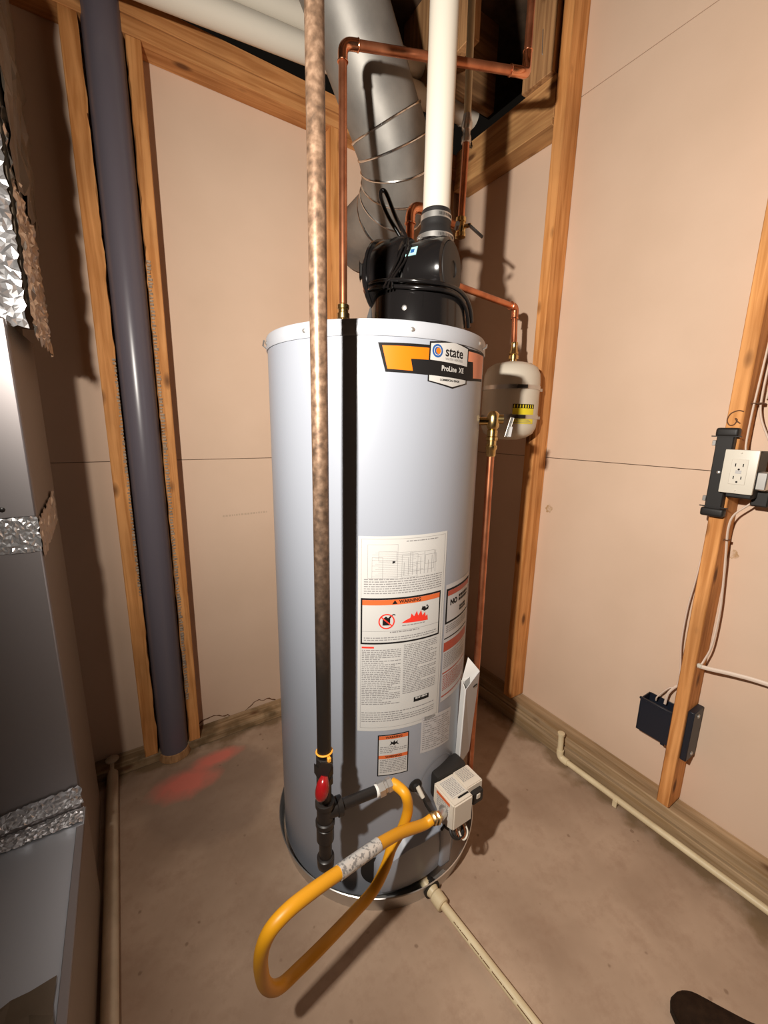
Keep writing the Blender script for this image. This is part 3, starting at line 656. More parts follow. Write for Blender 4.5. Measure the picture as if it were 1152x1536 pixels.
wh.part('screw', screw(B(), BC+tn(-142)*.134+V(0, 0, 1.70), tn(-142), .0055), 'steel', bl)
wh.part('screw', screw(B(), hc+V(0, 0, .085)+U*.045-W*.045, V(0, 0, 1)-W, .006), 'steel', hs)
# power cord: loop, wrapped twice round the base, plug end
p = spline([hc+V(0, 0, .085)+U*.01, hc+V(0, 0, .15)-U*.04-W*.01, hc+V(0, 0, .205)-U*.062, hc+V(0, 0, .212)-U*.048, hc+V(0, 0, .15)-U*.018, hc+V(0, 0, .085)+U*.01-W*.04,
            hc+V(0, 0, .03)+U*.01-W*.098])
wh.part('power_cord', tube(B(), p, .0055, 10), 'black')
for k, (dz, rr) in enumerate(((0, .143), (.013, .147))):
    pts = []
    for i in range(26):
        a = -185+i*7.0; pts.append(BC+tn(a-32)*(rr+.004*math.sin(i*.5+k))+V(0, 0, 1.752+dz+.012*math.sin(i*.24+1.0)-(.00006*max(0, i-14)**3)))
    wh.part('power_cord', tube(B(), spline(pts, 3), .0052, 10), 'black')
for k in range(3):
    p = spline([hc-W*.09+V(0, 0, .05)+U*(.01*k), hc-W*.098+U*(-.015+.01*k)+V(0, 0, .01), hc-W*.115+U*(-.035+.006*k)+V(0, 0, -.035), hc-W*.135+U*(-.048+.01*k)+V(0, 0, -.065)])
    wh.part('wire', tube(B(), p, .003, 8), 'black')

# ================================================================== VENT PIPE
PV = V(.784, .984, 0)
vp = Thing('vent_pipe', 'white plastic vent pipe rising from the black blower to the ceiling', 'pipe', (PV.x, PV.y, 1.90))
vp.part('pipe', lathe(B(), [(.0368, 1.95), (.0368, 3.05)], PV, seg=40), 'white')
vp.part('primer_ring', lathe(B(), [(.0372, 2.655), (.0385, 2.657), (.0385, 2.70), (.0372, 2.70)], PV, seg=40, closed=False), 'purple')
cp = vp.part('rubber_coupling', lathe(B(), [(.047, 1.890), (.049, 1.893), (.049, 1.918), (.042, 1.932), (.0405, 1.94), (.0405, 1.971), (.0395, 1.977), (.037, 1.977)], PV, seg=40), 'rubber', label='black rubber coupling')
for z, rr in ((1.958, .0405), (1.906, .049)):
    hcl = vp.part('hose_clamp', band(B(), PV+V(0, 0, z), (0, 0, 1), rr, .0016, .014, 48), 'steel')
    for k in range(14):
        a = -118+k*4.6
        vp.part('slot', obox(B(), PV+tn(a)*(rr+.0018)+V(0, 0, z), tn(a+90), (0, 0, 1), tn(a), .0012, .007, .0006), 'ink', hcl)
vp.part('clamp_screw', lathe(B(), [(.006, -.014), (.006, .014)], PV+tn(-35)*.058+V(0, 0, 1.945), tn(55), 12), 'blackiron')

# ================================================================== WATER PIPES
def fitting(bm, c, axis, r, h, lip=.0025):
    return lathe(bm, [(r*.96, -h/2), (r+lip, -h/2+.001), (r+lip, -h/2+.006), (r+lip*.5, -h/2+.008), (r+lip*.5, h/2-.008), (r+lip, h/2-.006), (r+lip, h/2-.001), (r*.96, h/2)], c, axis, 20)
cr = .0111
A0, A1, A2, A3 = V(.568, 1.118, 1.70), V(.568, 1.118, 2.352), V(1.075, .972, 2.405), V(1.12, .978, 3.05)
A3 = V(1.095, .985, 3.05)
cw = Thing('cold_water_pipe', 'copper pipe rising left of the blower and crossing behind the white vent pipe', 'pipe', (.568, 1.118, 1.632))
cw.part('pipe', cyl(B(), (.568, 1.118, 1.73), A1-V(0, 0, .02), cr), 'copper')
cw.part('pipe', cyl(B(), A1+(A2-A1).normalized()*.02, A2-(A2-A1).normalized()*.02, cr), 'copper')
cw.part('pipe', cyl(B(), A2+V(0, 0, .045)+V(.02, .01, 0), A3, cr), 'copper')
cw.part('elbow', tube(B(), [A1-V(0, 0, .04)]+bend(A1-V(0, 0, .04), A1, A2, .024)+[A1+(A2-A1).normalized()*.04], cr+.0018, 18), 'copperb')
e1 = A2+V(.02, .01, .045)
cw.part('elbow', tube(B(), spline([A2-(A2-A1).normalized()*.045, A2-(A2-A1).normalized()*.015, A2+V(.012, .005, .008), e1-V(0, 0, .01), e1+V(0, 0, .022)], 5), cr+.0018, 18), 'copperb')
for c_, ax_ in ((A1-V(0, 0, .04), (0, 0, 1)), (A1+(A2-A1).normalized()*.04, A2-A1), (A2-(A2-A1).normalized()*.045, A2-A1), (e1+V(0, 0, .02), (0, 0, 1))):
    cw.part('solder_ring', ring(B(), c_, ax_, cr+.001, .0022, 24, 8), 'copperb')
cw.part('brass_fitting', lathe(B(), [(.013, 1.632), (.013, 1.70), (.018, 1.702), (.018, 1.716), (.0145, 1.718), (.0145, 1.726), (.017, 1.728), (.017, 1.738), (.012, 1.742)], (.568, 1.118, 0), seg=6 if 0 else 12), 'brass')

hw = Thing('hot_water_pipe', 'copper pipe looping behind the blower and rising right of the vent pipe', 'pipe', (.812, 1.145, 1.632))
h0, h1, h2 = V(.812, 1.145, 1.70), V(.812, 1.145, 2.055), V(.995, 1.12, 2.04)
hw.part('pipe', cyl(B(), V(.812, 1.145, 1.632), h1-V(0, 0, .03), cr*1.15), 'copper')
hw.part('elbow', tube(B(), [h1-V(0, 0, .04)]+bend(h1-V(0, 0, .04), h1+V(0, 0, .01), h2+V(0, 0, .02), .035)+[h1+V(.045, -.005, .008)], cr*1.15+.0025, 18), 'copperb')
hw.part('pipe', cyl(B(), h1+V(.03, -.004, .008), h2, cr), 'copper')
hw.part('pipe', cyl(B(), h2, (.998, 1.118, 2.285), cr), 'copper')
hw.part('solder_ring', ring(B(), h1-V(0, 0, .04), (0, 0, 1), cr*1.15+.002, .003, 24, 8), 'copperb')
tee = hw.part('valve_body', lathe(B(), [(.012, -.03), (.017, -.028), (.017, -.016), (.014, -.014), (.018, 0), (.014, .014), (.017, .016), (.017, .028), (.012, .03)], h2, (0, 0, 1), 16), 'brass', label='dull brass valve')
hw.part('valve_handle', obox(B(), h2+U*.045-W*.02+V(0, 0, -.016), (U*.8+V(0, 0, -.6)), W, (U*.6+V(0, 0, .8)), .062, .014, .006, .002), 'blackiron', tee)
hw.part('valve_stem', cyl(B(), h2-W*.005, h2+U*.03-W*.02, .006), 'brass', tee)
hw.part('coupling', lathe(B(), [(.012, 2.275), (.015, 2.277), (.015, 2.292), (.012, 2.296), (.012, 2.31), (.0155, 2.314), (.0165, 2.33), (.013, 2.342), (.0125, 2.352)], (.998, 1.118, 0), seg=16), 'steel')
hw.part('plastic_pipe', cyl(B(), (.998, 1.118, 2.345), (.990, 1.124, 3.05), .0112), 'cpvc', label='cream plastic section')
hw.part('hanger_chain', tube(B(), spline([(1.0, 1.12, 2.285), (1.03, 1.14, 2.292), (1.07, 1.17, 2.315), (1.09, 1.2, 2.36)], 6), [.0035 if k % 2 else .0018 for k in range(19)], 6), 'blackiron')

ex = Thing('expansion_pipe', 'copper pipe running right from behind the blower down into the expansion tank', 'pipe', (1.37, 1.185, 1.668))
e0, e1_, e2 = V(.86, 1.09, 1.862), V(1.37, 1.195, 1.878), V(1.37, 1.185, 1.70)
ex.part('pipe', cyl(B(), e0, e1_-(e1_-e0).normalized()*.02, cr), 'copper')
ex.part('pipe', cyl(B(), e1_-V(0, 0, .02), e2, cr), 'copper')
ex.part('elbow', tube(B(), [e1_-(e1_-e0).normalized()*.04]+bend(e0, e1_, e1_-V(0, 0, 1), .02)+[e1_-V(0, 0, .045)], cr+.003, 18), 'copper')
ex.part('solder_ring', ring(B(), e1_-(e1_-e0).normalized()*.036, e1_-e0, cr+.002, .003, 24, 8), 'copperb')
ex.part('solder_ring', ring(B(), e1_-V(0, 0, .042), (0, 0, 1), cr+.002, .003, 24, 8), 'copperb')
ex.part('threaded_adapter', lathe(B(), [(.011, 1.664), (.014, 1.668), (.014, 1.678), (.020, 1.680), (.020, 1.694), (.016, 1.697), (.019, 1.702), (.015, 1.715), (.0125, 1.73), (.0145, 1.735), (.0125, 1.745)], (1.37, 1.185, 0), seg=16), 'brass')

EC = V(1.37, 1.185, 0)
et = Thing('expansion_tank', 'small off white expansion tank strapped to the wall stud right of the water heater', 'expansion tank', (1.37, 1.185, 1.36))
ER = .112
body = et.part('tank_body', lathe(B(), [(0, 1.360), (.04, 1.362), (.075, 1.371), (.098, 1.387), (.109, 1.41), (ER, 1.44), (ER, 1.59), (.109, 1.62), (.098, 1.645), (.075, 1.660), (.04, 1.668), (.014, 1.670)], EC, seg=64), 'tankw')
for z in (1.565, 1.452):
    s_ = et.part('strap', band(B(), EC+V(0, 0, z), (0, 0, 1), ER, .002, .016, 64), 'steel', label='steel strap')
    et.part('strap_screw', obox(B(), EC+tn(-118)*(ER+.006)+V(0, 0, z), tn(-28), (0, 0, 1), tn(-118), .04, .014, .010, .002), 'blackiron', s_)
    et.part('strap_tab', obox(B(), EC+tn(-22)*(ER+.012)+V(0, 0, z), tn(-10), (0, 0, 1), tn(-100), .04, .012, .003), 'steel', s_)
def etd(name, th0, th1, z0, z1, m, e, parent):
    bm = B(); n = 12; g = []
    for i in range(n+1):
        a = th0+(th1-th0)*i/n; g.append([bm.verts.new(EC+tn(a)*(ER+e)+V(0, 0, z)) for z in (z0, z1)])
    for i in range(n): bm.faces.new((g[i][0], g[i+1][0], g[i+1][1], g[i][1]))
    return et.part(name, bm, m, parent)
yl = etd('caution_label', -133, -85, 1.425, 1.500, 'yellab', .0006, body)
etd('print', -133, -85, 1.484, 1.4998, 'ink', .001, yl)
for k in range(8): etd('hazard_stripe', -131+k*5.8, -128.6+k*5.8, 1.4855, 1.4975, 'yellab', .0014, yl)
etd('print', -131, -86, 1.446, 1.449, 'ink', .001, yl)
for k in range(3): etd('print', -130+k*2, -88-k*4, 1.4285+k*.005, 1.4305+k*.005, 'greyink', .001, yl)

# relief valve and discharge pipe
rv = Thing('relief_valve', 'brass relief valve with steel lever on the upper right side of the water heater', 'valve', (.968, .897, 1.36))
rvb = rv.part('valve_body', lathe(B(), [(.010, 1.378), (.016, 1.380), (.016, 1.398), (.013, 1.40), (.0185, 1.408), (.0195, 1.425), (.0195, 1.440), (.016, 1.449), (.010, 1.455), (0, 1.456)], (.968, .897, 0), seg=20), 'brass')
rv.part('inlet', cyl(B(), (.968, .897, 1.425), V(.661+.311*math.cos(math.radians(-31)), 1.087+.311*math.sin(math.radians(-31)), 1.425), .012), 'brass')
rv.part('side_boss', cyl(B(), (.968, .897, 1.432), V(.968, .897, 1.432)+U*.03-W*.005, .014), 'brass')
rv.part('lever', obox(B(), V(.968, .897, 1.408)+U*.047-W*.015, U*.95-V(0, 0, .3), V(0, 0, 1)+U*.25, W, .009, .058, .003, .001), 'steel', label='thin steel test lever')
rv.part('tag', obox(B(), V(.968, .897, 1.395)+U*.05-W*.02, U, V(0, 0, 1)+U*.1, W, .008, .03, .001), 'paper2')
dpz = Thing('discharge_pipe', 'copper discharge pipe dropping from the relief valve down the right side of the heater', 'pipe', (.970, .895, .10))
dpz.part('pipe', cyl(B(), (.972, .893, .10), (.968, .897, 1.352), cr*1.05), 'copper')
dpz.part('adapter', lathe(B(), [(.0125, 1.318), (.015, 1.322), (.015, 1.338), (.018, 1.342), (.018, 1.352), (.0145, 1.354), (.0145, 1.366), (.018, 1.368), (.018, 1.377), (.012, 1.380)], (.968, .897, 0), seg=12), 'brass')

# ================================================================== DRAIN PAN + PIPE
PC = V(.682, 1.077, 0)
pan = Thing('drain_pan', 'shallow round metal pan under the water heater', 'drain pan', (PC.x, PC.y, 0))
pan.part('pan_body', lathe(B(), [(0, .0), (.338, .0), (.3495, .058), (.352, .060), (.353, .0625), (.3505, .064), (.348, .060), (.337, .003), (0, .003)], PC, seg=96, closed=False), 'steel')
pan.part('drain_fitting', lathe(B(), [(.020, -.01), (.020, .006), (.027, .008), (.027, .014)], (.668, .742, .03), (-.02, -1, 0), 24), 'blackm')
dr = Thing('pan_drain_pipe', 'cream plastic drain pipe running from the pan towards the lower edge of the picture', 'pipe', (.69, .5, 0))
d0, d1 = V(.667, .738, .030), V(.672, .700, .027)
dr.part('adapter', lathe(B(), [(.014, 0), (.020, .002), (.020, .02), (.0165, .03), (.0205, .035), (.0205, .065), (.0175, .068)], (.666, .748, .030), V(.672, .66, .024)-V(.666, .748, .030), 24), 'cpvc')
dr.part('pipe', cyl(B(), (.672, .69, .025), (.727, .08, .0125), .0120), 'cpvc')
dr.part('nozzle', cyl(B(), (.655, .765, .040), (.66, .742, .034), .015), 'cpvc')
dr.part('print', (lambda bm: [obox(bm, V(.672, .69, .025)+(V(.727, .08, .0125)-V(.672, .69, .025))*t+V(-.0098, -.001, .0068), V(.727, .08, .0125)-V(.672, .69, .025), (.57, 0, .82), (-.82, 0, .57), random.uniform(.006, .014), .0022, .0004) for t in [.10+.017*k for k in range(36) if k % 7 not in (5,)]] and bm)(B()), 'pencil')

# ================================================================== GAS LINE
G = V(.334, .76, 0)
gp = Thing('gas_pipe', 'weathered iron gas pipe standing in front of the water heater, dark in its lower half', 'pipe', (G.x, G.y, .30))
gp.part('pipe', cyl(B(), (G.x, G.y, .60), (G.x, G.y, 3.05), .0166, 32), 'iron')
gp.part('pipe', cyl(B(), (G.x, G.y, .50), (G.x, G.y, .575), .0162, 24), 'blackiron')
vb = gp.part('ball_valve', lathe(B(), [(.020, .566), (.021, .568), (.021, .584), (.017, .586), (.022, .595), (.022, .612), (.017, .622), (.021, .624), (.021, .640), (.018, .642)], G, seg=8), 'blackiron', label='gas shutoff valve')
gp.part('handle_bracket', prism(B(), [(-.020, -.006), (-.012, -.02), (.010, -.02), (.018, .004), (.022, .018), (-.004, .020), (-.010, .006), (-.020, .016)], G-W*.026+V(0, 0, .624), U, V(0, 0, 1), W, .004), 'blackiron', vb)
# red vinyl handle hangs in front of the valve
gp.part('valve_handle', tube(B(), spline([G-W*.028+V(0, 0, .612)+U*.004, G-W*.036+V(0, 0, .600)+U*.002, G-W*.038+V(0, 0, .582), G-W*.036+V(0, 0, .566)-U*.003, G-W*.030+V(0, 0, .556)-U*.004], 5), [.005+.011*math.sin(math.pi*min(1, (i+2)/24)) for i in range(21)], 16), 'redv', vb, label='red valve handle')
gp.part('zip_tie', ring(B(), (G.x, G.y, .653), (0, .1, 1), .0185, .0022, 28, 6), 'tie', label='orange zip tie')
gp.part('zip_tie_head', box(B(), (G.x-.002, G.y-.026, .641), (G.x+.006, G.y-.018, .652), .001), 'tie')
gp.part('tee', lathe(B(), [(.019, .445), (.0235, .447), (.0235, .458), (.020, .46), (.020, .50), (.0235, .502), (.0235, .514), (.019, .516)], G, seg=28), 'blackiron')
td = V(.98, -.12, .0).normalized(); tz = V(G.x, G.y, .482)
gp.part('tee_branch', lathe(B(), [(.019, 0), (.020, .028), (.0235, .03), (.0235, .042), (.018, .044)], tz, td, 28), 'blackiron')
gp.part('nipple', cyl(B(), tz+td*.04, tz+td*.142, .0135, 24), 'blackiron')
gp.part('thread_tape', lathe(B(), [(.0135, .134), (.0155, .136), (.0150, .142), (.0135, .144)], tz, td, 20), 'tapew', label='white thread tape')
gp.part('drip_leg', cyl(B(), (G.x, G.y, .345), (G.x, G.y, .45), .0160, 24), 'blackiron')
gp.part('coupling', lathe(B(), [(.018, .40), (.0215, .402), (.0215, .44), (.018, .443)], G, seg=28), 'blackiron')
gp.part('cap', lathe(B(), [(0, .312), (.014, .314), (.0205, .322), (.0215, .335), (.0215, .348), (.017, .351)], G, seg=28), 'blackiron')

gc = Thing('gas_connector', 'yellow flexible gas hose looping forward from the iron pipe to the gas control', 'hose', (.35, .72, .15))
n0 = tz+td*.140
gc.part('union_nut', lathe(B(), [(.014, 0), (.019, .002), (.019, .018), (.015, .020), (.015, .026), (.0175, .028), (.0175, .040), (.013, .043)], n0, td+V(0, 0, .12), 6), 'steel')
hp = [n0+td*.042+V(0, 0, .006), (.522, .722, .487), (0.529, 0.696, 0.48), (0.538, 0.696, 0.429), (0.526, 0.702, 0.37), (0.496, 0.703, 0.33), (0.472, 0.696, 0.29), (0.434, 0.692, 0.246), (0.371, 0.682, 0.234), (0.291, 0.664, 0.236), (0.222, 0.653, 0.234), (0.171, 0.641, 0.246), (0.139, 0.619, 0.318), (0.127, 0.59, 0.434), (0.139, 0.576, 0.504), (0.175, 0.577, 0.527), (0.232, 0.588, 0.521), (0.296, 0.603, 0.503)]
full = spline(hp, 8)
gc.part('hose', tube(B(), full, .0134, 18), 'yellow')
s2 = spline([(0.2918, 0.602, 0.5041), (0.349, 0.6155, 0.489), (0.4041, 0.6285, 0.4744)], 6)
gc.part('sleeve', tube(B(), s2, .0146, 18), 'sleeve', label='silver printed warning sleeve')
gc.part('hose', tube(B(), spline([(0.402, 0.628, 0.475), (0.486, 0.656, 0.429), (0.572, 0.674, 0.382), (.60, .672, .385)], 8), .0134, 18), 'yellow')
gc.part('end_nut', lathe(B(), [(.013, 0), (.0165, .002), (.0165, .014), (.013, .016), (.013, .022), (.018, .024), (.018, .038), (.012, .040)], (.598, .672, .3845), V(.645, .688, .352)-V(.598, .672, .3845), 6), 'brass')

# ================================================================== DUCT

DR = .125
Pa, Pb = V(.691, 1.347, 2.656), V(.871, 1.393, 2.427)
dd = (Pb-Pa).normalized(); de = V(-.05, 1, -.12).normalized()
du = Thing('air_duct', 'large round galvanised duct coming down from the ceiling and elbowing into the back wall', 'duct', (.9, 1.4, 2.2))
du.part('duct_pipe', cyl(B(), Pa-dd*.42, Pb, DR, 64), 'galv')
du.part('lengthwise_seam', cyl(B(), Pa-dd*.42+V(.62, -.35, .32).normalized()*DR, Pb+V(.62, -.35, .32).normalized()*DR, .003, 8), 'galvb')
pos = Pb.copy(); dirs = []
for k in range(6):
    t = (k+.0)/5; a = dd.slerp(de, t) if hasattr(dd, 'slerp') else dd.lerp(de, t)
    dirs.append(a.normalized())
for k in range(5):
    d_a = dirs[k]; nxt = pos+d_a*.062
    pa_n = (dirs[max(k-1, 0)]+d_a).normalized(); pb_n = (d_a+dirs[k+1]).normalized()
    bm = B(); x, y, z = fr(d_a); g = []
    for i in range(49):
        c = (x*math.cos(6.28319*i/48)+y*math.sin(6.28319*i/48))*(DR+.003)
        # cut each gore on the mitre planes
        s0 = -(c.dot(pa_n))/d_a.dot(pa_n); s1 = -(c.dot(pb_n))/d_a.dot(pb_n)
        g.append((pos+c+d_a*s0, nxt+c+d_a*s1))
    vs = [(bm.verts.new(p), bm.verts.new(q)) for p, q in g[:48]]
    for i in range(48): j = (i+1) % 48; bm.faces.new((vs[i][0], vs[j][0], vs[j][1], vs[i][1]))
    gore = du.part('elbow_gore', bm, 'galv')
    bm = B(); tube(bm, [p for p, q in g]+[g[1][0]], .0042, 8, False); du.part('raised_seam', bm, 'galvb', gore)
    pos = nxt
du.part('duct_collar', cyl(B(), pos-de*.01, pos+de*((1.80-pos.y)/de.y), DR-.001, 48), 'galv')
du.part('collar_ring', ring(B(), pos+de*.01, de, DR, .005, 48, 8), 'galvb')

# two white pipes above the left wall
for k, (dz, xe, lb) in enumerate(((0.0, 1.452, 'lower of two white plastic pipes running above the left wall plates'), (.086, 1.50, 'upper of two white plastic pipes running above the left wall plates'))):
    a = V(-.10, 1.60, 2.602+dz); b = V(1.452 if k == 0 else 1.40, 1.60, 2.764+dz)
    q = Thing('overhead_pipe', lb, 'pipe', (0, 1.6, 2.62+dz), group='white pipes above the left wall')
    q.part('pipe', cyl(B(), a, b, .040, 36), 'white')
    dn = (b-a).normalized(); q.part('socket', lathe(B(), [(.040, 0), (.0445, .001), (.0445, .06), (.040, .062)], b-dn*.055, dn, 36), 'white')

# grey drain stack between two studs
gs = Thing('drain_stack', 'large grey plastic drain pipe standing between two studs on the left', 'pipe', (.070, 1.755, .0))
gs.part('pipe', lathe(B(), [(.0545, .012), (.0545, 3.04)], (.070, 1.755, 0), seg=56), 'greypvc')
gs.part('floor_hub', lathe(B(), [(.064, .001), (.063, .010), (.058, .03), (.0545, .032)], (.070, 1.755, 0), seg=56, closed=False), 'woodz2', label='brown collar at the floor')

# ================================================================== FURNACE (left edge)
FX, FY = -.187, 1.24
fu = Thing('furnace', 'grey sheet metal furnace cabinet at the left edge with foil taped joints', 'furnace', (-.5, 1.3, 0))
fu.part('cabinet', box(B(), (-.80, FY+.002, .02), (FX-.002, 1.60, 1.62), .004, 2), 'furns')
fu.part('front_panel', box(B(), (-.80, FY-.004, 1.178), (FX, FY+.02, 1.618), .003), 'furn', label='upper front panel')
fu.part('front_panel', box(B(), (-.80, FY-.004, .30), (FX, FY+.02, 1.172), .003), 'furn', label='lower front panel')
fu.part('panel_screw', screw(B(), (-.212, FY-.004, 1.585), (0, -1, 0), .006), 'steel')
fu.part('panel_screw', screw(B(), (-.245, FY-.004, 1.20), (0, -1, 0), .005), 'blackiron')
def crumple(o, x, y, n_, w_, h_, nx, ny, amp, seed, jag=.0, tear=0):
    """crumpled sheet: origin o, axes x and y, normal n_"""
    rnd = random.Random(seed); bm = B(); o, x, y, n_ = V(o), V(x).normalized(), V(y).normalized(), V(n_).normalized(); g = []
    for i in range(nx+1):
        row = []
        for j in range(ny+1):
            e = (j in (0, ny)) or (i in (0, nx)); off = abs(rnd.gauss(0, amp))
            jx = rnd.uniform(-.3, .3)*w_/nx; jy = rnd.uniform(-.3, .3)*h_/ny
            if j == ny: jy = rnd.uniform(-jag, jag*.4)
            if j == 0: jy = rnd.uniform(-jag, jag*.4)
            if i == nx: jx = rnd.uniform(-jag, jag)
            row.append(bm.verts.new(o+x*(w_*i/nx+jx)+y*(h_*j/ny+jy)+n_*(.0015+off)))
        g.append(row)
    for i in range(nx):
        for j in range(ny):
            a, b, c, d = g[i][j], g[i+1][j], g[i+1][j+1], g[i][j+1]
            if rnd.random() < .5: bm.faces.new((a, b, c)); bm.faces.new((a, c, d))
            else: bm.faces.new((a, b, d)); bm.faces.new((b, c, d))
    return bm
def foil(name, bm, m, parent=None, label=None): return fu.part(name, bm, m, parent, label, smooth=False)
foil('foil_tape', crumple((-.45, FY-.005, 1.095), (1, 0, 0), (0, 0, 1), (0, -1, 0), .265, .085, 60, 14, .0012, 1, .002), 'foil', label='foil tape round the middle joint')
foil('foil_tape', crumple((FX+.0005, FY, 1.075), (0, 1, .12), (0, -.05, 1), (1, 0, 0), .30, .095, 26, 10, .0014, 2, .010), 'foild', label='dusty foil tape end on the side')
# return box below, its top meeting the furnace
bx = fu.part('return_box', box(B(), (-.80, .15, .02), (-.178, FY, .345), .004, 2), 'furns', label='sheet metal return box')
fu.part('box_top', box(B(), (-.80, .15, .345), (-.180, FY-.006, .349), .001), mat('sheet_top_reflection_tint', (.50, .53, .58), .3, metal=.35))  # pale bluish colour stands in for a reflection on the sheet metal
foil('foil_tape', crumple((-.80, FY-.058, .350), (1, .0, 0), (0, 1, 0), (0, 0, 1), .615, .052, 110, 10, .0016, 3, .003), 'foil', label='bright foil tape along the lower joint')
foil('foil_tape', crumple((-.80, FY-.006, .351), (1, 0, .03), (0, 0, 1), (0, -1, 0), .615, .055, 110, 8, .0014, 4, .004), 'foil')
fu.part('box_flange', box(B(), (-.196, .15, .3495), (-.179, FY-.07, .353), .001), 'furn')
foil('plastic_wrap', crumple((-.80, .20, .350), (1, 0, 0), (0, 1, 0), (0, 0, 1), .605, .62, 16, 16, .0035, 6, .01), 'plastic', label='loose plastic sheet over the box')
# foil wrapped plenum above
fu.part('plenum', box(B(), (-.80, FY+.04, 1.622), (FX-.02, 1.60, 3.0), .004, 2), 'plastic')
fu.part('plenum_wrap', box(B(), (-.70, FY+.045, 1.655), (-.150, 1.60, 3.0), .01, 2), 'plastic')
foil('foil_wrap', crumple((-.60, FY+.036, 1.61), (1, 0, 0), (0, 0, 1), (0, -1, 0), .446, .75, 50, 80, .0022, 7, .003), 'foil', label='crumpled foil wrap on the plenum front')
foil('foil_wrap', crumple((-.149, FY+.038, 1.60), (0, 1, 0), (0, -.02, 1), (1, 0, 0), .30, .45, 26, 44, .0035, 8, .02), 'foild', label='dusty foil wrap on the plenum side')
foil('foil_wrap', crumple((-.144, FY+.04, 1.92), (0, 1, 0), (0, .02, 1), (1, 0, 0), .33, 1.05, 12, 24, .006, 9, .03), 'plastic')

# floor pipe beside the furnace
fp = Thing('floor_pipe', 'dusty cream plastic pipe lying on the floor beside the furnace', 'pipe', (-.150, 1.0, 0))
fp.part('pipe', cyl(B(), (-.155, 1.78, .022), (-.147, -.3, .022), .0195, 28), 'cpvcdirty')
fp.part('end_elbow', lathe(B(), [(0, .048), (.016, .047), (.024, .040), (.0245, .0), (.019, -.002)], (-.155, 1.795, .0015+.002), seg=28, closed=False), 'cpvcdirty')

# ================================================================== CONDENSATE PIPE on the right wall
cx = 1.466
cd = Thing('condensate_pipe', 'long cream plastic pipe running along the foot of the right wall with an upturned end', 'pipe', (cx, .3, 0))
ca, cb = V(cx, .845, .020+.004), V(cx, -.8, .055)
cd.part('pipe', cyl(B(), ca+(cb-ca).normalized()*.02, cb, .0115, 24), 'cpvc')
cd.part('elbow', tube(B(), [ca+V(0, 0, .035)]+bend(ca+V(0, 0, .04), ca, cb, .022)+[ca+(cb-ca).normalized()*.04], .0145, 20), 'cpvc')
cd.part('riser', cyl(B(), ca+V(0, 0, .025), ca+V(.0, .004, .112), .0115, 24), 'cpvc')
cd.part('riser_lip', lathe(B(), [(.0115, 0), (.0145, .003), (.0145, .012), (.0100, .013)], ca+V(0, .004, .103), (0, 0, 1), 24), 'cpvc')
st = cd.part('strap', lathe_ring(B(), V(cx, .60, .0265), (cb-ca), [(.0118, -.008), (.0138, -.008), (.0138, .008), (.0118, .008)], 24), 'cpvc', label='plastic pipe strap')
cd.part('strap_foot', box(B(), (cx-.016, .592, .0015), (cx-.010, .608, .03), .001), 'cpvc', st)

# ================================================================== ELECTRICAL, on the right stud
ob_ = Thing('electrical_outlet', 'white double outlet on a black bracket box fixed to the right stud', 'outlet', (1.47, .43, 1.22))
oy0, oy1 = .388, .482
br = ob_.part('bracket', box(B(), (1.466, .452, 1.175), (1.488, .494, 1.40), .003), 'blackm', label='black mounting bracket')
ob_.part('bracket_end', box(B(), (1.462, .444, 1.392), (1.489, .498, 1.418), .008, 3), 'blackm', br)
ob_.part('bracket_end', box(B(), (1.462, .444, 1.158), (1.489, .502, 1.184), .008, 3), 'blackm', br)
for z in (1.372, 1.208): ob_.part('bracket_tab', box(B(), (1.468, .494, z-.006), (1.478, .503, z+.010), .001), 'steel', br)
for z in (1.392, 1.186): ob_.part('bracket_lip', box(B(), (1.464, .436, z), (1.468, .506, z+.003)), 'blackm', br)
ob_.part('bracket_screw', screw(B(), (1.466, .474, 1.29), (-1, 0, 0), .004), 'steel', br)
ob_.part('device_box', box(B(), (1.458, .386, 1.222), (1.53, .448, 1.355), .004), 'blackm')
pl = ob_.part('cover_plate', box(B(), (1.444, .384, 1.236), (1.4535, .460, 1.358), .003, 2), 'white')
ob_.part('receptacle', box(B(), (1.4425, .4035, 1.262), (1.4445, .4405, 1.332), .0008), 'white', pl)
for z in (1.316, 1.281):
    for y, h in ((.4135, .0042), (.4305, .0042)): ob_.part('slot', box(B(), (1.4418, y-.0011, z-h), (1.4426, y+.0011, z+h)), 'ink', pl)
    ob_.part('ground_slot', lathe(B(), [(.0026, 0), (.0026, .0009)], (1.4427, .4218, z-.0118), (-1, 0, 0), 12), 'ink', pl)
ob_.part('test_button', box(B(), (1.4418, .415, 1.2975), (1.4426, .4285, 1.3015), .0003), 'paper2', pl)
ob_.part('test_button', box(B(), (1.4418, .415, 1.2925), (1.4426, .4285, 1.2965), .0003), 'paper2', pl)
for z in (1.349, 1.245): ob_.part('plate_screw', screw(B(), (1.444, .422, z), (-1, 0, 0), .0018), 'white', pl)
ob_.part('box_ear', box(B(), (1.46, .362, 1.25), (1.50, .386, 1.30), .003), 'steel')
ob_.part('box_clamp', box(B(), (1.50, .36, 1.20), (1.57, .40, 1.245), .004), 'blackm')

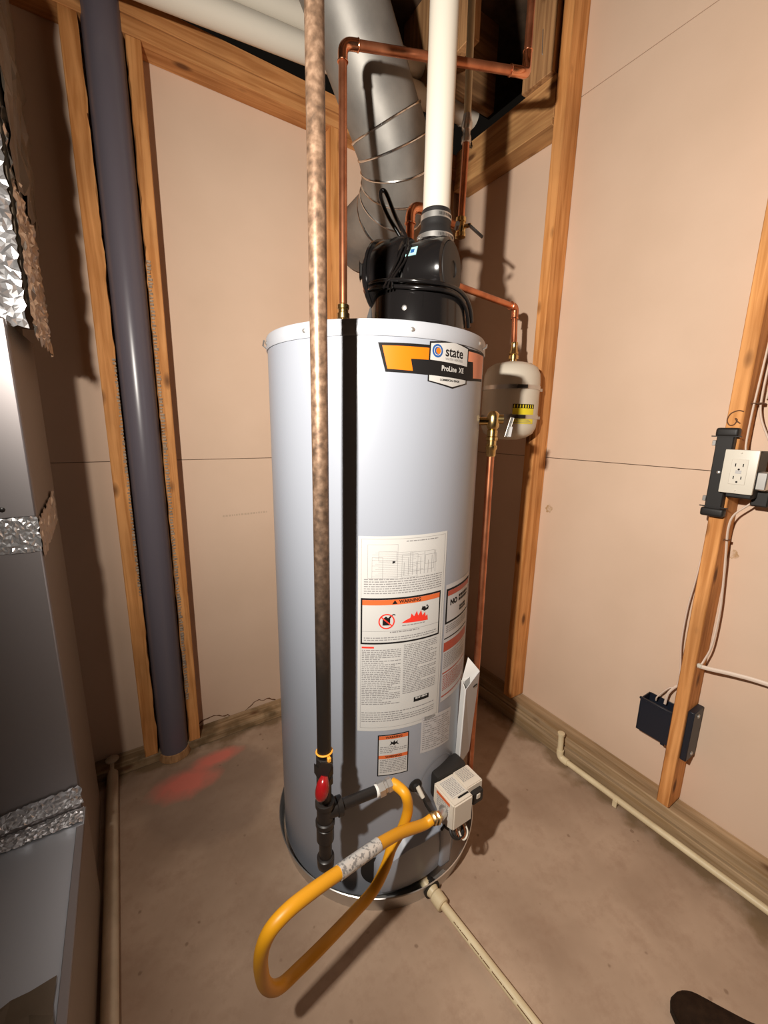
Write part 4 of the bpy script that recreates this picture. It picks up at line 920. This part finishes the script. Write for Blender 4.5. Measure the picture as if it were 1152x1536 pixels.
def cab(name, pts, label, loc, r=.0042, n=8, group=None):
    return single(name, tube(B(), spline(pts, n), r, 10, True, .62), 'cable', label, 'cable', loc, group)
cab('electrical_cable', [(1.572, .437, 3.04), (1.572, .437, 2.3), (1.565, .440, 1.9), (1.55, .440, 1.70), (1.53, .440, 1.53), (1.525, .441, 1.45), (1.520, .439, 1.37), (1.515, .430, 1.335)], 'leftmost white cable entering the top of the outlet box', (1.57, .437, 3.0))
cab('electrical_cable', [(1.572, .422, 3.04), (1.572, .422, 2.3), (1.57, .425, 1.85), (1.555, .430, 1.68), (1.545, .432, 1.52), (1.545, .425, 1.45), (1.545, .395, 1.38), (1.54, .372, 1.33), (1.525, .366, 1.29), (1.515, .372, 1.245),
     (1.51, .400, 1.205), (1.51, .432, 1.165), (1.515, .4405, 1.12), (1.53, .4395, 1.05), (1.54, .434, .95), (1.54, .428, .85), (1.53, .428, .74), (1.52, .437, .685), (1.51, .441, .668), (1.50, .445, .662)], 'white cable bowing round the right side of the outlet and stapled below', (1.57, .422, 3.0))
cab('electrical_cable', [(1.576, .407, 3.04), (1.576, .407, 2.3), (1.574, .410, 1.85), (1.565, .420, 1.62), (1.56, .425, 1.50)], 'rightmost white cable running down beside the right stud', (1.576, .407, 3.0))
cab('electrical_cable', [(1.50, .442, .667), (1.503, .41, .672), (1.51, .356, .682), (1.52, .275, .690), (1.55, .0, .70), (1.572, -.8, .72)], 'white cable sagging right from the stud near the foot of the right wall', (1.55, .2, .70), .0068)
cab('electrical_cable', [(1.572, .502, 1.16), (1.566, .508, 1.02), (1.560, .512, .92), (1.555, .518, .82), (1.55, .516, .70), (1.55, .505, .60), (1.553, .508, .54), (1.55, .53, .515), (1.545, .555, .47), (1.55, .56, .45)], 'white cable hanging down the left side of the right stud into the lower box', (1.56, .51, .9))
cab('electrical_cable', [(1.555, .500, .545), (1.548, .512, .53), (1.542, .525, .50), (1.545, .53, .455)], 'short white cable beside the stud entering the lower box', (1.55, .5, .5))
for nm, p, lb in (('cable_tie', (1.545, .437, 1.487), 'thin dark tie binding the cables above the outlet'), ('cable_tie', (1.524, .442, 1.085), 'thin dark tie on the cable below the outlet')):
    single(nm, obox(B(), p, (1, .1, 0), (0, 1, 0), (0, 0, 1), .05 if p[2] > 1.2 else .02, .030 if p[2] > 1.2 else .016, .003, .001), 'pencil', lb, 'cable tie', p)
single('cable_staple', (lambda bm: (box(bm, (1.494, .434, .664), (1.506, .4465, .676), .002), bm)[1])(B()), 'white', 'small white cable staple on the right stud', 'staple', (1.50, .44, .67))
jb = Thing('junction_box', 'dark plastic junction box behind the right stud near the floor', 'junction box', (1.55, .52, .33))
bm = B()
for a, b in (((1.508, .590, .33), (1.574, .594, .455)), ((1.508, .49, .33), (1.512, .59, .455)), ((1.572, .49, .33), (1.576, .59, .455)), ((1.508, .49, .328), (1.576, .594, .332))): box(bm, a, b, .0008)
jb.part('box_shell', bm, 'bluebox')
for k in range(5): jb.part('box_tooth', box(B(), (1.51+k*.012, .50+k*.018, .318), (1.516+k*.012, .512+k*.018, .329), .001), 'bluebox')
jb.part('box_flange', box(B(), (1.50, .428, .315), (1.573, .4465, .50), .002), 'bluebox')
for z in (.335, .478): jb.part('flange_screw', screw(B(), (1.535, .4278, z), (0, -1, 0), .006), 'steel')
jb.part('box_rim', box(B(), (1.504, .49, .452), (1.512, .596, .460), .001), 'bluebox')
# handwritten mark on the stud
wr.part('marker_letter', tube(B(), spline([(1.4895, .449, 1.463), (1.4895, .462, 1.466), (1.4895, .478, 1.458), (1.4895, .484, 1.440), (1.4895, .477, 1.426), (1.4895, .466, 1.427), (1.4895, .461, 1.440), (1.4895, .466, 1.4445), (1.4895, .460, 1.436), (1.4895, .452, 1.430)], 5), .0017, 6), 'pencil', label='handwritten letter G')
single('receptacle_scrap', tube(B(), spline([(1.575, .165, .17), (1.57, .15, .16), (1.572, .17, .135), (1.574, .15, .13)], 5), .003, 8), 'white', 'small curl of white plastic at the right edge above the muddy plate', 'scrap', (1.57, .16, .15))

# ================================================================== SHOE
sh = Thing('shoe', 'toe of a dark brown shoe on the floor in the bottom right corner', 'shoe', (1.1, .12, 0))
sd = V(.42, -1, 0).normalized(); sx_ = V(1, .42, 0).normalized(); so = V(1.020, .228, 0)
def shoe_sec(s):  # half width and height along the length from the toe
    wdt = .048*min(1, math.sqrt(max(0, 1-(1-min(1, s/.07))**2)))*(1-.25*math.exp(-((s-.16)/.05)**2)) if s < .245 else .034*math.sqrt(max(0, 1-((s-.245)/.04)**2))
    h = .045+.05*min(1, max(0, (s-.06)/.12))**1.3
    h *= math.sqrt(max(.0, 1-(1-min(1, s/.05))**2)) if s < .05 else 1
    return max(wdt, .001), max(h, .004)
for nm, mt in (('upper', 'shoe'), ('outsole', 'sole')):
    bm = B(); g = []
    for i in range(29):
        s = .001+i*.0101; wd, h = shoe_sec(s); row = []
        for k in range(17):
            a = math.pi*k/16
            if nm == 'upper': row.append(bm.verts.new(so+sd*s+sx_*math.cos(a)*wd*(.96 if k in (0, 16) else 1)+V(0, 0, .012+h*math.sin(a)**.8 if 0 < k < 16 else .012)))
            else: row.append(bm.verts.new(so+sd*s+sx_*math.cos(a)*(wd+.004)+V(0, 0, .014 if 2 < k < 14 or True else 0)))
        g.append(row)
    for a_, b_ in zip(g, g[1:]):
        for k in range(16): bm.faces.new((a_[k], a_[k+1], b_[k+1], b_[k]))
    if nm == 'outsole':
        r_ = bmesh.ops.extrude_face_region(bm, geom=list(bm.faces)); bmesh.ops.translate(bm, verts=[q for q in r_['geom'] if isinstance(q, bmesh.types.BMVert)], vec=(0, 0, -.0135))
        bmesh.ops.recalc_face_normals(bm, faces=bm.faces)
    sh.part(nm, bm, mt)
